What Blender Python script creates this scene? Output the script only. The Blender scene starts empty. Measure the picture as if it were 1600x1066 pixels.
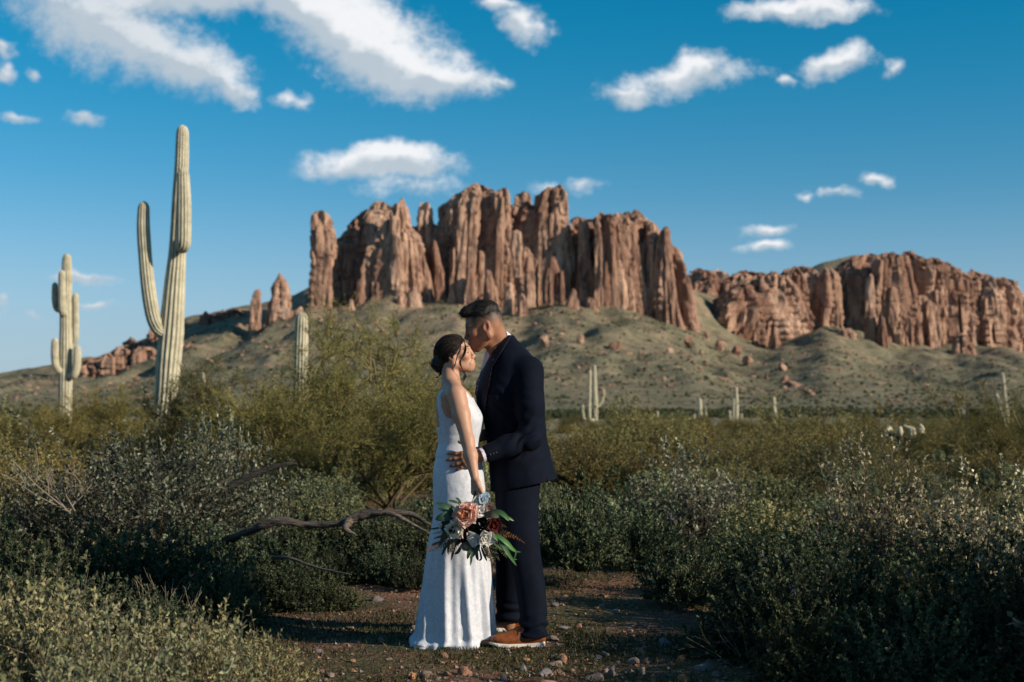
import bpy, math, random
import numpy as np
R = math.radians
scene = bpy.context.scene
COL = scene.collection
# ------------------------------------------------------------------ camera, sky, sun
CAM_H, HOR, F = 1.266, 635.0, 2222.2          # eye height, horizon row, focal length in photo pixels
cam = bpy.data.cameras.new('camera'); camo = bpy.data.objects.new('camera', cam); COL.objects.link(camo)
camo.location = (0, 0, CAM_H); camo.rotation_euler = (R(90), 0, 0)
cam.sensor_width = 36; cam.lens = 50; cam.shift_y = (HOR - 533) / 1600
cam.clip_start = .1; cam.clip_end = 30000
cam.dof.use_dof = True; cam.dof.focus_distance = 7.55; cam.dof.aperture_fstop = 3.2
scene.camera = camo
SUN_AZ, SUN_EL = R(115), R(22)                 # clockwise from +Y (view direction), elevation
sd = (math.cos(SUN_EL) * math.sin(SUN_AZ), math.cos(SUN_EL) * math.cos(SUN_AZ), math.sin(SUN_EL))
sun = bpy.data.lights.new('sun', 'SUN'); suno = bpy.data.objects.new('sun', sun); COL.objects.link(suno)
sun.energy = 5.0; sun.angle = R(.5); sun.color = (1, .86, .68)
from mathutils import Vector, Matrix
suno.rotation_euler = Vector(sd).to_track_quat('Z', 'Y').to_euler()
suno.location = (20, -20, 30)
scene.view_settings.view_transform = 'Standard'; scene.view_settings.look = 'None'
scene.view_settings.exposure = 0.4; scene.view_settings.gamma = 1; scene.view_settings.use_curve_mapping = False
scene.cycles.max_bounces = 5; scene.cycles.diffuse_bounces = 3; scene.cycles.glossy_bounces = 2
scene.cycles.transmission_bounces = 2; scene.cycles.transparent_max_bounces = 6
scene.cycles.caustics_reflective = False; scene.cycles.caustics_refractive = False

def P(px, py, Y):                               # a photo pixel at distance Y -> world point
    return np.array([(px - 800) / F * Y, Y, CAM_H + (HOR - py) / F * Y])

class NT:                                       # small node-tree helper
    def __init__(s, tree): s.t = tree; s.n = tree.nodes; s.l = tree.links
    def a(s, typ, ins=None, **kw):
        n = s.n.new(typ)
        for k, v in kw.items(): setattr(n, k, v)
        for k, v in (ins or {}).items(): s.set(n, k, v)
        return n
    def set(s, n, k, v):
        sock = n.inputs[k]
        if isinstance(v, bpy.types.NodeSocket): s.l.new(v, sock)
        elif isinstance(v, bpy.types.Node): s.l.new(v.outputs[0], sock)
        else: sock.default_value = v
    def m(s, op, a, b=None, c=None, clamp=False):
        n = s.n.new('ShaderNodeMath'); n.operation = op; n.use_clamp = clamp
        for i, v in enumerate((a, b, c)):
            if v is not None: s.set(n, i, v)
        return n.outputs[0]
    def vm(s, op, a, b=None):
        n = s.n.new('ShaderNodeVectorMath'); n.operation = op
        s.set(n, 0, a)
        if b is not None: s.set(n, 1, b)
        return n.outputs[1] if op in ('LENGTH', 'DOT_PRODUCT') else n.outputs[0]
    def mix(s, f, a, b, blend='MIX'):
        n = s.n.new('ShaderNodeMix'); n.data_type = 'RGBA'; n.blend_type = blend
        s.set(n, 0, f); s.set(n, 6, a); s.set(n, 7, b); return n.outputs[2]
    def ss(s, v, lo, hi, a=0., b=1.):
        n = s.n.new('ShaderNodeMapRange'); n.interpolation_type = 'SMOOTHSTEP'
        for i, x in enumerate((v, lo, hi, a, b)): s.set(n, i, x)
        return n.outputs[0]
    def noise(s, vec, scale, detail=4, rough=.5, dist=0., out=0):
        n = s.n.new('ShaderNodeTexNoise')
        if vec is not None: s.set(n, 'Vector', vec)
        s.set(n, 'Scale', scale); s.set(n, 'Detail', detail); s.set(n, 'Roughness', rough); s.set(n, 'Distortion', dist)
        return n.outputs[out]
def rgb(r, g, b): return (r, g, b, 1)

# ---- sky: Nishita with the photo's clouds, placed by direction (u = x/y, v = z/y are tangents about +Y)
world = bpy.data.worlds.new('World'); scene.world = world; world.use_nodes = True
w = NT(world.node_tree); w.n.clear()
sky = w.a('ShaderNodeTexSky', sky_type='NISHITA', sun_disc=False, sun_elevation=SUN_EL, sun_rotation=SUN_AZ,
          altitude=600, air_density=1.0, dust_density=.25, ozone_density=2.2)
hs = w.a('ShaderNodeHueSaturation', {'Saturation': 1.25, 'Value': 1.0, 'Color': sky.outputs[0], 'Hue': .489})
tint = w.mix(1.0, hs.outputs[0], rgb(.05, .985, 1.13), 'MULTIPLY')
tc = w.a('ShaderNodeTexCoord'); sep = w.a('ShaderNodeSeparateXYZ', {0: tc.outputs['Generated']})
yy = w.m('MAXIMUM', w.m('ABSOLUTE', sep.outputs[1]), .08)
uu = w.m('DIVIDE', sep.outputs[0], yy); vv = w.m('DIVIDE', sep.outputs[2], yy)
pu = w.m('MULTIPLY', uu, 22.222); pv = w.m('MULTIPLY', vv, 22.222)       # in hundreds of photo pixels
uv = w.a('ShaderNodeCombineXYZ', {0: pu, 1: pv, 2: w.m('MULTIPLY', w.m('SIGN', sep.outputs[1]), 3.0)}).outputs[0]
# (cx, cy, rx, ry, tilt, strength) in photo pixels
CL = [(175, 45, 205, 84, -20, .98), (295, 105, 140, 56, -16, .95), (360, 140, 66, 30, -18, .85), (300, -5, 320, 42, 0, .95), (540, 42, 195, 86, -28, 1.2), (600, 98, 150, 62, -14, 1.2), (690, 122, 105, 44, -4, 1.1), (775, 128, 24, 15, 0, .7), (460, 20, 120, 42, -20, 1.),
      (455, 158, 30, 14, 10, .55), (590, 258, 158, 36, 0, 1.2), (610, 240, 95, 30, 0, 1.15), (640, 290, 110, 22, 0, .5), (820, 38, 46, 38, -30, 1.05), (775, 8, 50, 14, 0, .9),
      (1060, 125, 150, 32, 8, .78), (1090, 105, 62, 40, 25, .95), (985, 150, 60, 20, -8, .8), (1300, 100, 85, 28, 6, 1.02), (1330, 92, 48, 28, 0, .9), (1398, 108, 20, 18, 50, .55), (1220, 122, 14, 11, 0, .62),
      (1250, 12, 135, 24, 0, 1.15), (1290, 25, 60, 18, 0, .9), (1370, 279, 36, 12, -4, .78), (1308, 298, 34, 12, 5, .7), (1260, 303, 16, 9, 0, .5), (1195, 362, 50, 14, 4, .9), (1192, 388, 56, 13, 2, 1.0),
      (125, 186, 40, 18, 0, .85), (62, 122, 24, 12, -40, .7), (8, 118, 28, 20, -30, .85), (2, 82, 22, 22, 0, .8), (30, 186, 22, 10, -10, .6), (130, 435, 68, 12, -6, .8), (150, 476, 42, 10, 0, .66), (0, 470, 26, 18, -20, .72), (62, 489, 20, 7, 0, .4),
      (905, 285, 38, 18, 15, .52), (845, 292, 30, 14, 0, .45), (1010, 0, 20, 20, 0, .0)]
wob = w.noise(uv, 1.1, 3, .62, 0, 1); wob2 = w.vm('SUBTRACT', wob, (.5, .5, .5))
wv = w.vm('ADD', uv, w.vm('MULTIPLY', wob2, (.85, .6, 0)))
wv = w.vm('MULTIPLY', wv, (1, 1, 0))
def cloud_mask(vec, shade):
    best = None; low = None
    for cx, cy, rx, ry, tilt, st in CL:
        if st <= 0: continue
        mp = w.a('ShaderNodeMapping', {0: vec}, vector_type='TEXTURE')
        mp.inputs[1].default_value = ((cx - 800) / 100, (HOR - cy) / 100, 0)
        mp.inputs[2].default_value = (0, 0, R(tilt)); mp.inputs[3].default_value = (rx / 100, ry / 100, 1)
        v = w.m('MULTIPLY_ADD', w.vm('LENGTH', mp.outputs[0]), -st, st)
        best = v if best is None else w.m('MAXIMUM', best, v)
        if shade:
            sp = w.a('ShaderNodeSeparateXYZ', {0: mp.outputs[0]})
            e = w.m('MULTIPLY', w.m('MAXIMUM', v, 0.), sp.outputs[1])
            low = e if low is None else w.m('ADD', low, e)
    return best, low
front = w.ss(sep.outputs[1], .05, .3)
mask, low = cloud_mask(wv, True)
mask = w.m('MULTIPLY', mask, front)
fine = w.noise(uv, 1.9, 8, .64)
wisp = w.noise(w.vm('MULTIPLY', uv, (1, 1.5, 1)), 6.5, 5, .7, .6)
finer = w.m('ADD', w.m('MULTIPLY', w.m('SUBTRACT', fine, .5), 1.5), w.m('MULTIPLY', w.m('SUBTRACT', wisp, .5), .55))
# beyond the frame the same kind of scattered cumulus carries on
dirn = w.vm('MULTIPLY', tc.outputs['Generated'], (1, 1, 1.8))
gen = w.noise(dirn, 2.6, 4, .55)
inside = w.m('MULTIPLY', w.m('MULTIPLY', w.ss(w.m('ABSOLUTE', pu), 8.3, 10.5, 1., 0.), w.ss(pv, 6.6, 8.0, 1., 0.)), front)
gmask = w.m('MULTIPLY', w.m('SUBTRACT', w.m('MULTIPLY', w.m('SUBTRACT', gen, .56), 4.5), 0.), w.m('SUBTRACT', 1., inside))
gmask = w.m('SUBTRACT', gmask, w.m('MULTIPLY', inside, .6))
dens0 = w.m('ADD', w.m('MAXIMUM', mask, gmask), w.m('MULTIPLY', finer, .66))
dens = w.ss(dens0, -.04, .72)
shade = w.m('ADD', w.ss(w.m('ADD', low, w.m('MULTIPLY', finer, .30)), -.24, .22), w.m('MULTIPLY', finer, .2), clamp=True)
shade = w.m('SUBTRACT', shade, w.m('MULTIPLY', w.ss(pu, -2.6, -6.2), .5), clamp=True)
ccol = w.mix(shade, rgb(5.4, 6.3, 7.1), rgb(10., 10.1, 10.3))
dens = w.m('MULTIPLY', dens, .97)
elev = w.ss(sep.outputs[2], .0, .30)
base = w.mix(elev, w.mix(1.0, tint, rgb(21., .93, .98), 'MULTIPLY'), tint)
base = w.mix(w.ss(sep.outputs[2], -.02, .16, .75, 0.), base, rgb(2.6, 5.2, 7.3))
fin = w.mix(dens, base, ccol)
bg = w.a('ShaderNodeBackground', {'Color': fin, 'Strength': .070})
world.cycles.sampling_method = 'MANUAL'; world.cycles.sample_map_resolution = 512
w.l.new(bg.outputs[0], w.a('ShaderNodeOutputWorld').inputs[0])

# ------------------------------------------------------------------ helpers
rng = np.random.default_rng(7)
def mk_mesh(name, V, faces, mats=None, smooth=True, col=None, midx=None):
    """V (N,3); faces: array (M,k) or list of such arrays"""
    me = bpy.data.meshes.new(name)
    fl = faces if isinstance(faces, list) else [faces]
    fl = [np.asarray(f, np.int32) for f in fl if len(f)]
    V = np.asarray(V, np.float32)
    me.vertices.add(len(V)); me.vertices.foreach_set('co', V.ravel())
    tot = np.concatenate([np.full(len(f), f.shape[1], np.int32) for f in fl])
    loops = np.concatenate([f.ravel() for f in fl])
    me.loops.add(len(loops)); me.loops.foreach_set('vertex_index', loops)
    me.polygons.add(len(tot))
    me.polygons.foreach_set('loop_start', np.concatenate([[0], np.cumsum(tot)[:-1]]).astype(np.int32))
    if midx is not None: me.polygons.foreach_set('material_index', np.asarray(midx, np.int32))
    me.update(calc_edges=True); me.validate()
    me.polygons.foreach_set('use_smooth', np.full(len(me.polygons), bool(smooth)))
    if col is not None:
        at = me.color_attributes.new('Col', 'FLOAT_COLOR', 'POINT')
        c = np.ones((len(V), 4), np.float32); c[:, :3] = col; at.data.foreach_set('color', c.ravel())
    for m in (mats if isinstance(mats, (list, tuple)) else [mats]):
        if m: me.materials.append(m)
    return me
def obj(name, me, parent=None, loc=None, rz=0, sc=None):
    o = bpy.data.objects.new(name, me); COL.objects.link(o)
    if parent is not None: o.parent = parent
    if loc is not None: o.location = tuple(float(v) for v in loc)
    if rz: o.rotation_euler = (0, 0, rz)
    if sc is not None: o.scale = sc if hasattr(sc, '__len__') else (sc, sc, sc)
    return o
def tag(o, label=None, cat=None, group=None, kind=None):
    for k, v in (('label', label), ('category', cat), ('group', group), ('kind', kind)):
        if v: o[k] = v
    return o
def empty(name, loc, rz=0, sc=1):
    o = bpy.data.objects.new(name, None); COL.objects.link(o); o.location = tuple(float(v) for v in loc)
    o.rotation_euler = (0, 0, rz); o.scale = (sc, sc, sc) if not hasattr(sc, '__len__') else sc
    o.empty_display_size = .1
    return o
def copy_tree(root, loc, rz=0, sc=1):
    c = root.copy(); COL.objects.link(c); c.location = tuple(float(v) for v in loc); c.rotation_euler = (0, 0, rz)
    c.scale = (sc, sc, sc) if not hasattr(sc, '__len__') else sc
    for ch in root.children:
        d = ch.copy(); COL.objects.link(d); d.parent = c
        for g in ch.children:
            e = g.copy(); COL.objects.link(e); e.parent = d
    return c
def merge(parts):                                # [(V, F)] with equal face size -> V, F
    Vs, Fs, n = [], [], 0
    for V, Fc in parts:
        Vs.append(V); Fs.append(np.asarray(Fc) + n); n += len(V)
    return np.concatenate(Vs), np.concatenate(Fs)

# ---- value noise, vectorised
def _h(i, j, k, s):
    n = (i * 374761393 + j * 668265263 + k * 2147483647 + s * 974711) & 0xffffffff
    n = ((n ^ (n >> 13)) * 1274126177) & 0xffffffff
    n = ((n ^ (n >> 15)) * 2246822519) & 0xffffffff
    return ((n ^ (n >> 16)) & 0xffffff).astype(np.float32) / 0xffffff
def vnoise(x, y, z=0., seed=0, lin=False):
    x, y, z = np.broadcast_arrays(np.asarray(x, float), np.asarray(y, float), np.asarray(z, float))
    xi, yi, zi = np.floor(x).astype(np.int64), np.floor(y).astype(np.int64), np.floor(z).astype(np.int64)
    fx, fy, fz = x - xi, y - yi, z - zi
    if not lin: fx, fy, fz = (f * f * (3 - 2 * f) for f in (fx, fy, fz))
    r = 0
    for a in (0, 1):
        for b in (0, 1):
            for c in (0, 1):
                r = r + _h(xi + a, yi + b, zi + c, seed) * (fx if a else 1 - fx) * (fy if b else 1 - fy) * (fz if c else 1 - fz)
    return r * 2 - 1
def fbm(x, y, z=0., seed=0, oct=4, gain=.5, lin=False):
    r, a, f, t = 0, 1., 1., 0
    for o in range(oct):
        r = r + a * vnoise(np.asarray(x) * f, np.asarray(y) * f, np.asarray(z) * f, seed + o * 17, lin); t += a; a *= gain; f *= 2.03
    return r / t
def sstep(a, b, x):
    t = np.clip((x - a) / (b - a), 0, 1); return t * t * (3 - 2 * t)
def unit(v): v = np.asarray(v, float); return v / (np.linalg.norm(v, axis=-1, keepdims=True) + 1e-12)

# ---- tubes (many polylines at once share this)
def tube(pts, rad, n=6, cap=True):
    pts = np.asarray(pts, float); m = len(pts); rad = np.broadcast_to(np.asarray(rad, float), (m,))
    t = unit(np.gradient(pts, axis=0)); ref = np.array([0, 0, 1.]) if abs(t[:, 2]).mean() < .8 else np.array([1., 0, 0])
    a = unit(np.cross(t, ref)); b = np.cross(t, a)
    th = np.arange(n) / n * 2 * math.pi
    V = pts[:, None] + rad[:, None, None] * (np.cos(th)[None, :, None] * a[:, None] + np.sin(th)[None, :, None] * b[:, None])
    V = V.reshape(-1, 3); i = np.arange(m - 1)[:, None] * n; j = np.arange(n)[None]; k = (j + 1) % n
    Fc = np.stack([i + j, i + k, i + n + k, i + n + j], -1).reshape(-1, 4)
    return V, Fc
def spline(ctrl, n):
    c = np.asarray(ctrl, float); t = np.linspace(0, len(c) - 1, n); i = np.clip(t.astype(int), 0, len(c) - 2); f = (t - i)[:, None]
    g = lambda k: c[np.clip(k, 0, len(c) - 1)]
    p0, p1, p2, p3 = g(i - 1), g(i), g(i + 1), g(i + 2)
    return .5 * (2 * p1 + (p2 - p0) * f + (2 * p0 - 5 * p1 + 4 * p2 - p3) * f ** 2 + (3 * p1 - p0 - 3 * p2 + p3) * f ** 3)

# ---- materials
def new_mat(name):
    m = bpy.data.materials.new(name); m.use_nodes = True; t = NT(m.node_tree)
    return m, t, m.node_tree.nodes['Principled BSDF']
def mat_plain(name, col, rough=.6, spec=.3, noise=None, bump=None, attr=False, sheen=0, sss=0, coords='Object'):
    m, t, b = new_mat(name)
    b.inputs['Roughness'].default_value = rough; b.inputs['Specular IOR Level'].default_value = spec
    c = t.a('ShaderNodeVertexColor', layer_name='Col').outputs[0] if attr else rgb(*col)
    co = t.a('ShaderNodeTexCoord').outputs[coords]
    if noise:
        sc, amt = noise
        f = t.noise(co, sc, 5, .6)
        k = t.ss(f, .25, .75, 1 - amt, 1 + amt)
        c = t.mix(1., c, t.a('ShaderNodeCombineColor', {0: k, 1: k, 2: k}).outputs[0], 'MULTIPLY')
    t.set(b, 'Base Color', c)
    if bump:
        sc, st, dist = bump
        bp = t.a('ShaderNodeBump', {'Strength': st, 'Distance': dist, 'Height': t.noise(co, sc, 6, .6)})
        t.set(b, 'Normal', bp.outputs[0])
    if sheen: b.inputs['Sheen Weight'].default_value = sheen
    if sss:
        b.inputs['Subsurface Weight'].default_value = sss; b.inputs['Subsurface Radius'].default_value = (.012, .005, .003); b.inputs['Subsurface Scale'].default_value = 1.
    return m
def mat_leaf(name, trans=.25, rough=.5, spec=.35, vary=.75):
    m, t, b = new_mat(name)
    c = t.a('ShaderNodeVertexColor', layer_name='Col').outputs[0]
    oi = t.a('ShaderNodeObjectInfo').outputs['Random']
    k = t.m('MULTIPLY_ADD', oi, vary, 1 - vary * .45); h = t.m('FRACT', t.m('MULTIPLY', oi, 7.31)); q = vary * .32
    c = t.mix(1., c, t.a('ShaderNodeCombineColor', {0: t.m('MULTIPLY', k, t.m('MULTIPLY_ADD', h, q, 1 - q * .5)), 1: k, 2: t.m('MULTIPLY', k, t.m('MULTIPLY_ADD', h, -q, 1 + q * .5))}).outputs[0], 'MULTIPLY')
    t.set(b, 'Base Color', c); b.inputs['Roughness'].default_value = rough; b.inputs['Specular IOR Level'].default_value = spec
    tr = t.a('ShaderNodeBsdfTranslucent', {'Color': c})
    mx = t.a('ShaderNodeMixShader', {0: trans, 1: b.outputs[0], 2: tr.outputs[0]})
    t.l.new(mx.outputs[0], t.n['Material Output'].inputs[0])
    return m

# ---- implicit-surface modelling: fields on a rectilinear grid, meshed with surface nets
class Field:
    def __init__(s, xs, ys, zs):
        s.xs, s.ys, s.zs = (np.asarray(v, np.float32) for v in (xs, ys, zs))
        s.F = np.full((len(xs), len(ys), len(zs)), .2, np.float32)
    def sl(s, lo, hi):
        r = []
        for g, a, b in zip((s.xs, s.ys, s.zs), lo, hi):
            i, j = np.searchsorted(g, a), np.searchsorted(g, b)
            r.append(slice(max(i - 1, 0), min(j + 1, len(g))))
        return tuple(r)
    def grid(s, r): return s.xs[r[0]][:, None, None], s.ys[r[1]][None, :, None], s.zs[r[2]][None, None, :]
    def put(s, fn, lo, hi, k=.01, mode='u'):
        m = k + .02; r = s.sl(np.asarray(lo) - m, np.asarray(hi) + m)
        if any(q.stop <= q.start for q in r): return
        d = fn(*s.grid(r)).astype(np.float32); a = s.F[r]
        if mode == 'u': s.F[r] = smin(a, d, k)
        else: s.F[r] = -smin(-a, d, k)          # subtract
    def cone(s, a, b, r1, r2, k=.01, mode='u', flat=None):
        a, b = np.asarray(a, float), np.asarray(b, float); rm = max(r1, r2)
        s.put(lambda x, y, z: d_cone(x, y, z, a, b, r1, r2, flat), np.minimum(a, b) - rm, np.maximum(a, b) + rm, k, mode)
    def chain(s, pts, rad, k=.01, flat=None):
        for i in range(len(pts) - 1): s.cone(pts[i], pts[i + 1], rad[i], rad[i + 1], k, flat=flat)
    def ell(s, c, r, k=.01, mode='u', M=None):
        c, r = np.asarray(c, float), np.asarray(r, float); M = np.eye(3) if M is None else M
        e = np.sqrt(((M.T * 1.0) ** 2 @ (r ** 2)))  # bbox half size; M rows are local axes
        s.put(lambda x, y, z: d_ell(x, y, z, c, r, M), c - e, c + e, k, mode)
    def all(s): return s.grid((slice(None),) * 3)
    def mesh(s):
        Fv = s.F; S = Fv < 0
        act = np.zeros(tuple(n - 1 for n in Fv.shape), np.int8)
        c8 = [(i, j, k) for i in (0, 1) for j in (0, 1) for k in (0, 1)]
        n = act.shape
        for i, j, k in c8: act += S[i:i + n[0], j:j + n[1], k:k + n[2]]
        I = np.argwhere((act > 0) & (act < 8)); N = len(I)
        val = np.stack([Fv[I[:, 0] + i, I[:, 1] + j, I[:, 2] + k] for i, j, k in c8], 1)
        pos = np.zeros((N, 3), np.float32); cnt = np.zeros((N, 1), np.float32); C = np.array(c8, np.float32)
        for a in range(8):
            for b in range(a + 1, 8):
                if np.abs(C[a] - C[b]).sum() != 1: continue
                x = (val[:, a] < 0) != (val[:, b] < 0)
                t = np.where(x, val[:, a] / (val[:, a] - val[:, b] + 1e-20), 0)[:, None]
                pos += x[:, None] * (C[a] + t * (C[b] - C[a])); cnt += x[:, None]
        pos /= cnt
        V = np.stack([g[I[:, d]] + pos[:, d] * (g[I[:, d] + 1] - g[I[:, d]]) for d, g in enumerate((s.xs, s.ys, s.zs))], 1)
        idx = np.full(n, -1, np.int32); idx[I[:, 0], I[:, 1], I[:, 2]] = np.arange(N)
        out = []
        for d in range(3):
            lo = [slice(None)] * 3; hi = [slice(None)] * 3; lo[d] = slice(0, -1); hi[d] = slice(1, None)
            A, B = S[tuple(lo)], S[tuple(hi)]
            E = np.argwhere(A != B); e1, e2 = (d + 1) % 3, (d + 2) % 3
            E = E[(E[:, e1] > 0) & (E[:, e2] > 0) & (E[:, e1] < n[e1]) & (E[:, e2] < n[e2])]
            q = []
            for o1, o2 in ((-1, -1), (0, -1), (0, 0), (-1, 0)):
                c = E.copy(); c[:, e1] += o1; c[:, e2] += o2; q.append(idx[c[:, 0], c[:, 1], c[:, 2]])
            q = np.stack(q, 1); fl = A[E[:, 0], E[:, 1], E[:, 2]]
            q[~fl] = q[~fl][:, ::-1]; out.append(q)
        Q = np.concatenate(out); return V, Q[(Q >= 0).all(1)]
def smin(a, b, k):
    h = np.clip(.5 + .5 * (b - a) / k, 0, 1); return b + (a - b) * h - k * h * (1 - h)
def smax(a, b, k): return -smin(-a, -b, k)
def d_cone(x, y, z, a, b, r1, r2, flat=None):
    ba = b - a; L = (ba @ ba) + 1e-12
    px, py, pz = x - a[0], y - a[1], z - a[2]
    t = np.clip((px * ba[0] + py * ba[1] + pz * ba[2]) / L, 0, 1)
    qx, qy, qz = px - t * ba[0], py - t * ba[1], pz - t * ba[2]
    q2 = qx * qx + qy * qy + qz * qz
    if flat is not None:                        # (axis, factor): thinner along axis
        n, f = flat; w_ = qx * n[0] + qy * n[1] + qz * n[2]; q2 = q2 + w_ * w_ * (1 / f ** 2 - 1)
    return np.sqrt(q2) - (r1 + (r2 - r1) * t)
def d_ell(x, y, z, c, r, M):
    px, py, pz = x - c[0], y - c[1], z - c[2]
    k0 = 0; k1 = 0
    for i in range(3):
        l = px * M[i, 0] + py * M[i, 1] + pz * M[i, 2]
        k0 = k0 + (l / r[i]) ** 2; k1 = k1 + (l / r[i] ** 2) ** 2
    k0 = np.sqrt(k0); return k0 * (k0 - 1) / (np.sqrt(k1) + 1e-9)
def lin(a, b, st): return np.arange(a, b, st)
def pinterp(z, kz, kv):                         # smooth-ish interpolation of knots
    kz, kv = np.asarray(kz, float), np.asarray(kv, float); o = np.argsort(kz); kz, kv = kz[o], kv[o]
    m = np.gradient(kv, kz); i = np.clip(np.searchsorted(kz, z) - 1, 0, len(kz) - 2)
    h = kz[i + 1] - kz[i]; t = np.clip((z - kz[i]) / h, 0, 1)
    return ((2 * t**3 - 3 * t**2 + 1) * kv[i] + (t**3 - 2 * t**2 + t) * h * m[i] + (-2 * t**3 + 3 * t**2) * kv[i + 1] + (t**3 - t**2) * h * m[i + 1])
class Stack:                                    # stacked ovals: knots (photo row, left px, right px, half width, [y offset])
    def __init__(s, Yc, knots, e=2.2):
        K = [(k + (0,))[:5] for k in knots]; s.e = e
        s.kz = [P(0, k[0], Yc)[2] for k in K]; x0 = np.array([P(k[1], 0, Yc)[0] for k in K]); x1 = np.array([P(k[2], 0, Yc)[0] for k in K])
        s.cx, s.rx, s.ry, s.cy = (x0 + x1) / 2, (x1 - x0) / 2, [k[3] for k in K], [Yc + k[4] for k in K]
        s.z0, s.z1 = min(s.kz), max(s.kz)
    def at(s, z):
        zc = np.clip(z, s.z0, s.z1); return [pinterp(zc, s.kz, v) for v in (s.cx, s.cy, s.rx, s.ry)]
    def d(s, x, y, z, off=0., cap=True):
        cx, cy, rx, ry = s.at(z); rx = rx + off; ry = ry + off
        q = (np.abs((x - cx) / rx) ** s.e + np.abs((y - cy) / ry) ** s.e) ** (1 / s.e)
        d = (q - 1) * np.minimum(rx, ry)
        if cap: d = np.maximum(d, np.maximum(z - s.z1 - off, s.z0 - z - off))
        return d
def axis(*seg): return np.unique(np.round(np.concatenate([np.arange(a, b, s) for a, b, s in seg]), 5))
# ================================================================== terrain
def gz(x, y):                                    # relief of the near ground
    x = np.asarray(x, float); y = np.asarray(y, float)
    z = .05 * fbm(x * .5, y * .5, 0, 3, 3) + .018 * fbm(x * 2.1, y * 2.1, 0, 5, 3) + .008 * fbm(x * 9, y * 9, 0, 8, 2)
    flat = np.exp(-(((x + .12) / .75) ** 2 + ((y - 7.68) / .55) ** 2))
    z = z * (1 - .93 * sstep(.12, .6, flat)) - .002 * 0
    return z - .10 * sstep(28, 44, np.hypot(x, y - 8)) 
def mat_soil():
    m, t, b = new_mat('stony_soil')
    co = t.a('ShaderNodeTexCoord').outputs['Object']
    n1 = t.noise(co, .9, 5, .6, .6); n2 = t.noise(co, 14, 6, .7); n3 = t.noise(co, 70, 4, .7)
    vo = t.a('ShaderNodeTexVoronoi', {'Vector': co, 'Scale': 34.}); cellv = t.a('ShaderNodeSeparateColor', {0: vo.outputs[1]}).outputs[0]
    c = t.mix(t.ss(n2, .35, .65), rgb(.11, .056, .036), rgb(.205, .112, .072))
    c = t.mix(t.m('MULTIPLY', t.ss(cellv, .55, .9), t.ss(vo.outputs[0], .5, .25)), c, rgb(.26, .19, .15))
    c = t.mix(t.m('MULTIPLY', t.ss(n1, .42, .56), t.ss(n3, .35, .6)), c, rgb(.045, .055, .018))       # moss and seedlings
    t.set(b, 'Base Color', c); b.inputs['Roughness'].default_value = .95; b.inputs['Specular IOR Level'].default_value = .15
    h = t.m('ADD', t.m('MULTIPLY', n2, .7), t.m('ADD', t.m('MULTIPLY', n3, .35), t.m('MULTIPLY', vo.outputs[0], -.5)))
    t.set(b, 'Normal', t.a('ShaderNodeBump', {'Strength': .9, 'Distance': .03, 'Height': h}).outputs[0])
    return m
gx = axis((-46, -12, 1.5), (-12, -4, .25), (-4, 4, .045), (4, 12, .25), (12, 46.1, 1.5))
gy = axis((-30, 3, 1.2), (3, 6, .2), (6, 11.5, .045), (11.5, 22, .16), (22, 60.1, 1.2))
GX, GY = np.meshgrid(gx, gy, indexing='ij'); GZ = gz(GX, GY)
def gridfaces(a, b):
    i = np.arange(a - 1)[:, None] * b; j = np.arange(b - 1)[None]; return np.stack([i + j, i + b + j, i + b + j + 1, i + j + 1], -1).reshape(-1, 4)
ground = obj('ground', mk_mesh('ground', np.stack([GX, GY, GZ], -1).reshape(-1, 3), gridfaces(len(gx), len(gy)), mat_soil()))
tag(ground, 'reddish stony soil of the clearing with moss and seedlings', None, None, 'structure')

# the plain and the talus slopes: control columns (px, talus-top row, its distance, ridge row, its distance)
TC = np.array([(-3000, 612, 2400, 606, 3200), (-800, 606, 2300, 600, 3000), (0, 600, 2250, 586, 2900), (150, 580, 2200, 562, 2850), (220, 562, 2180, 534, 2800), (290, 535, 2150, 500, 2750), (340, 520, 2150, 488, 2750), (390, 508, 2150, 482, 2700), (440, 498, 2150, 472, 2700),
               (480, 478, 2150, 450, 2650), (560, 476, 2150, 430, 2600), (640, 474, 2150, 420, 2600), (700, 470, 2160, 420, 2600), (760, 486, 2150, 420, 2600), (810, 492, 2150, 420, 2600), (850, 478, 2190, 420, 2600), (880, 476, 2180, 420, 2600), (910, 484, 2150, 420, 2600), (970, 486, 2150, 420, 2600),
               (1013, 497, 2150, 420, 2650), (1085, 514, 2150, 456, 3000), (1120, 532, 2300, 456, 3150), (1160, 542, 2480, 452, 3200), (1200, 540, 2600, 444, 3250), (1250, 528, 2640, 424, 3250), (1290, 512, 2640, 408, 3250), (1340, 528, 2640, 400, 3250), (1400, 546, 2640, 402, 3250), (1450, 549, 2640, 410, 3250),
               (1500, 553, 2640, 430, 3250), (1560, 550, 2640, 470, 3250), (1600, 556, 2640, 490, 3250), (1700, 566, 2700, 530, 3300), (2400, 596, 2800, 584, 3400), (4600, 612, 2900, 606, 3500)])
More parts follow.
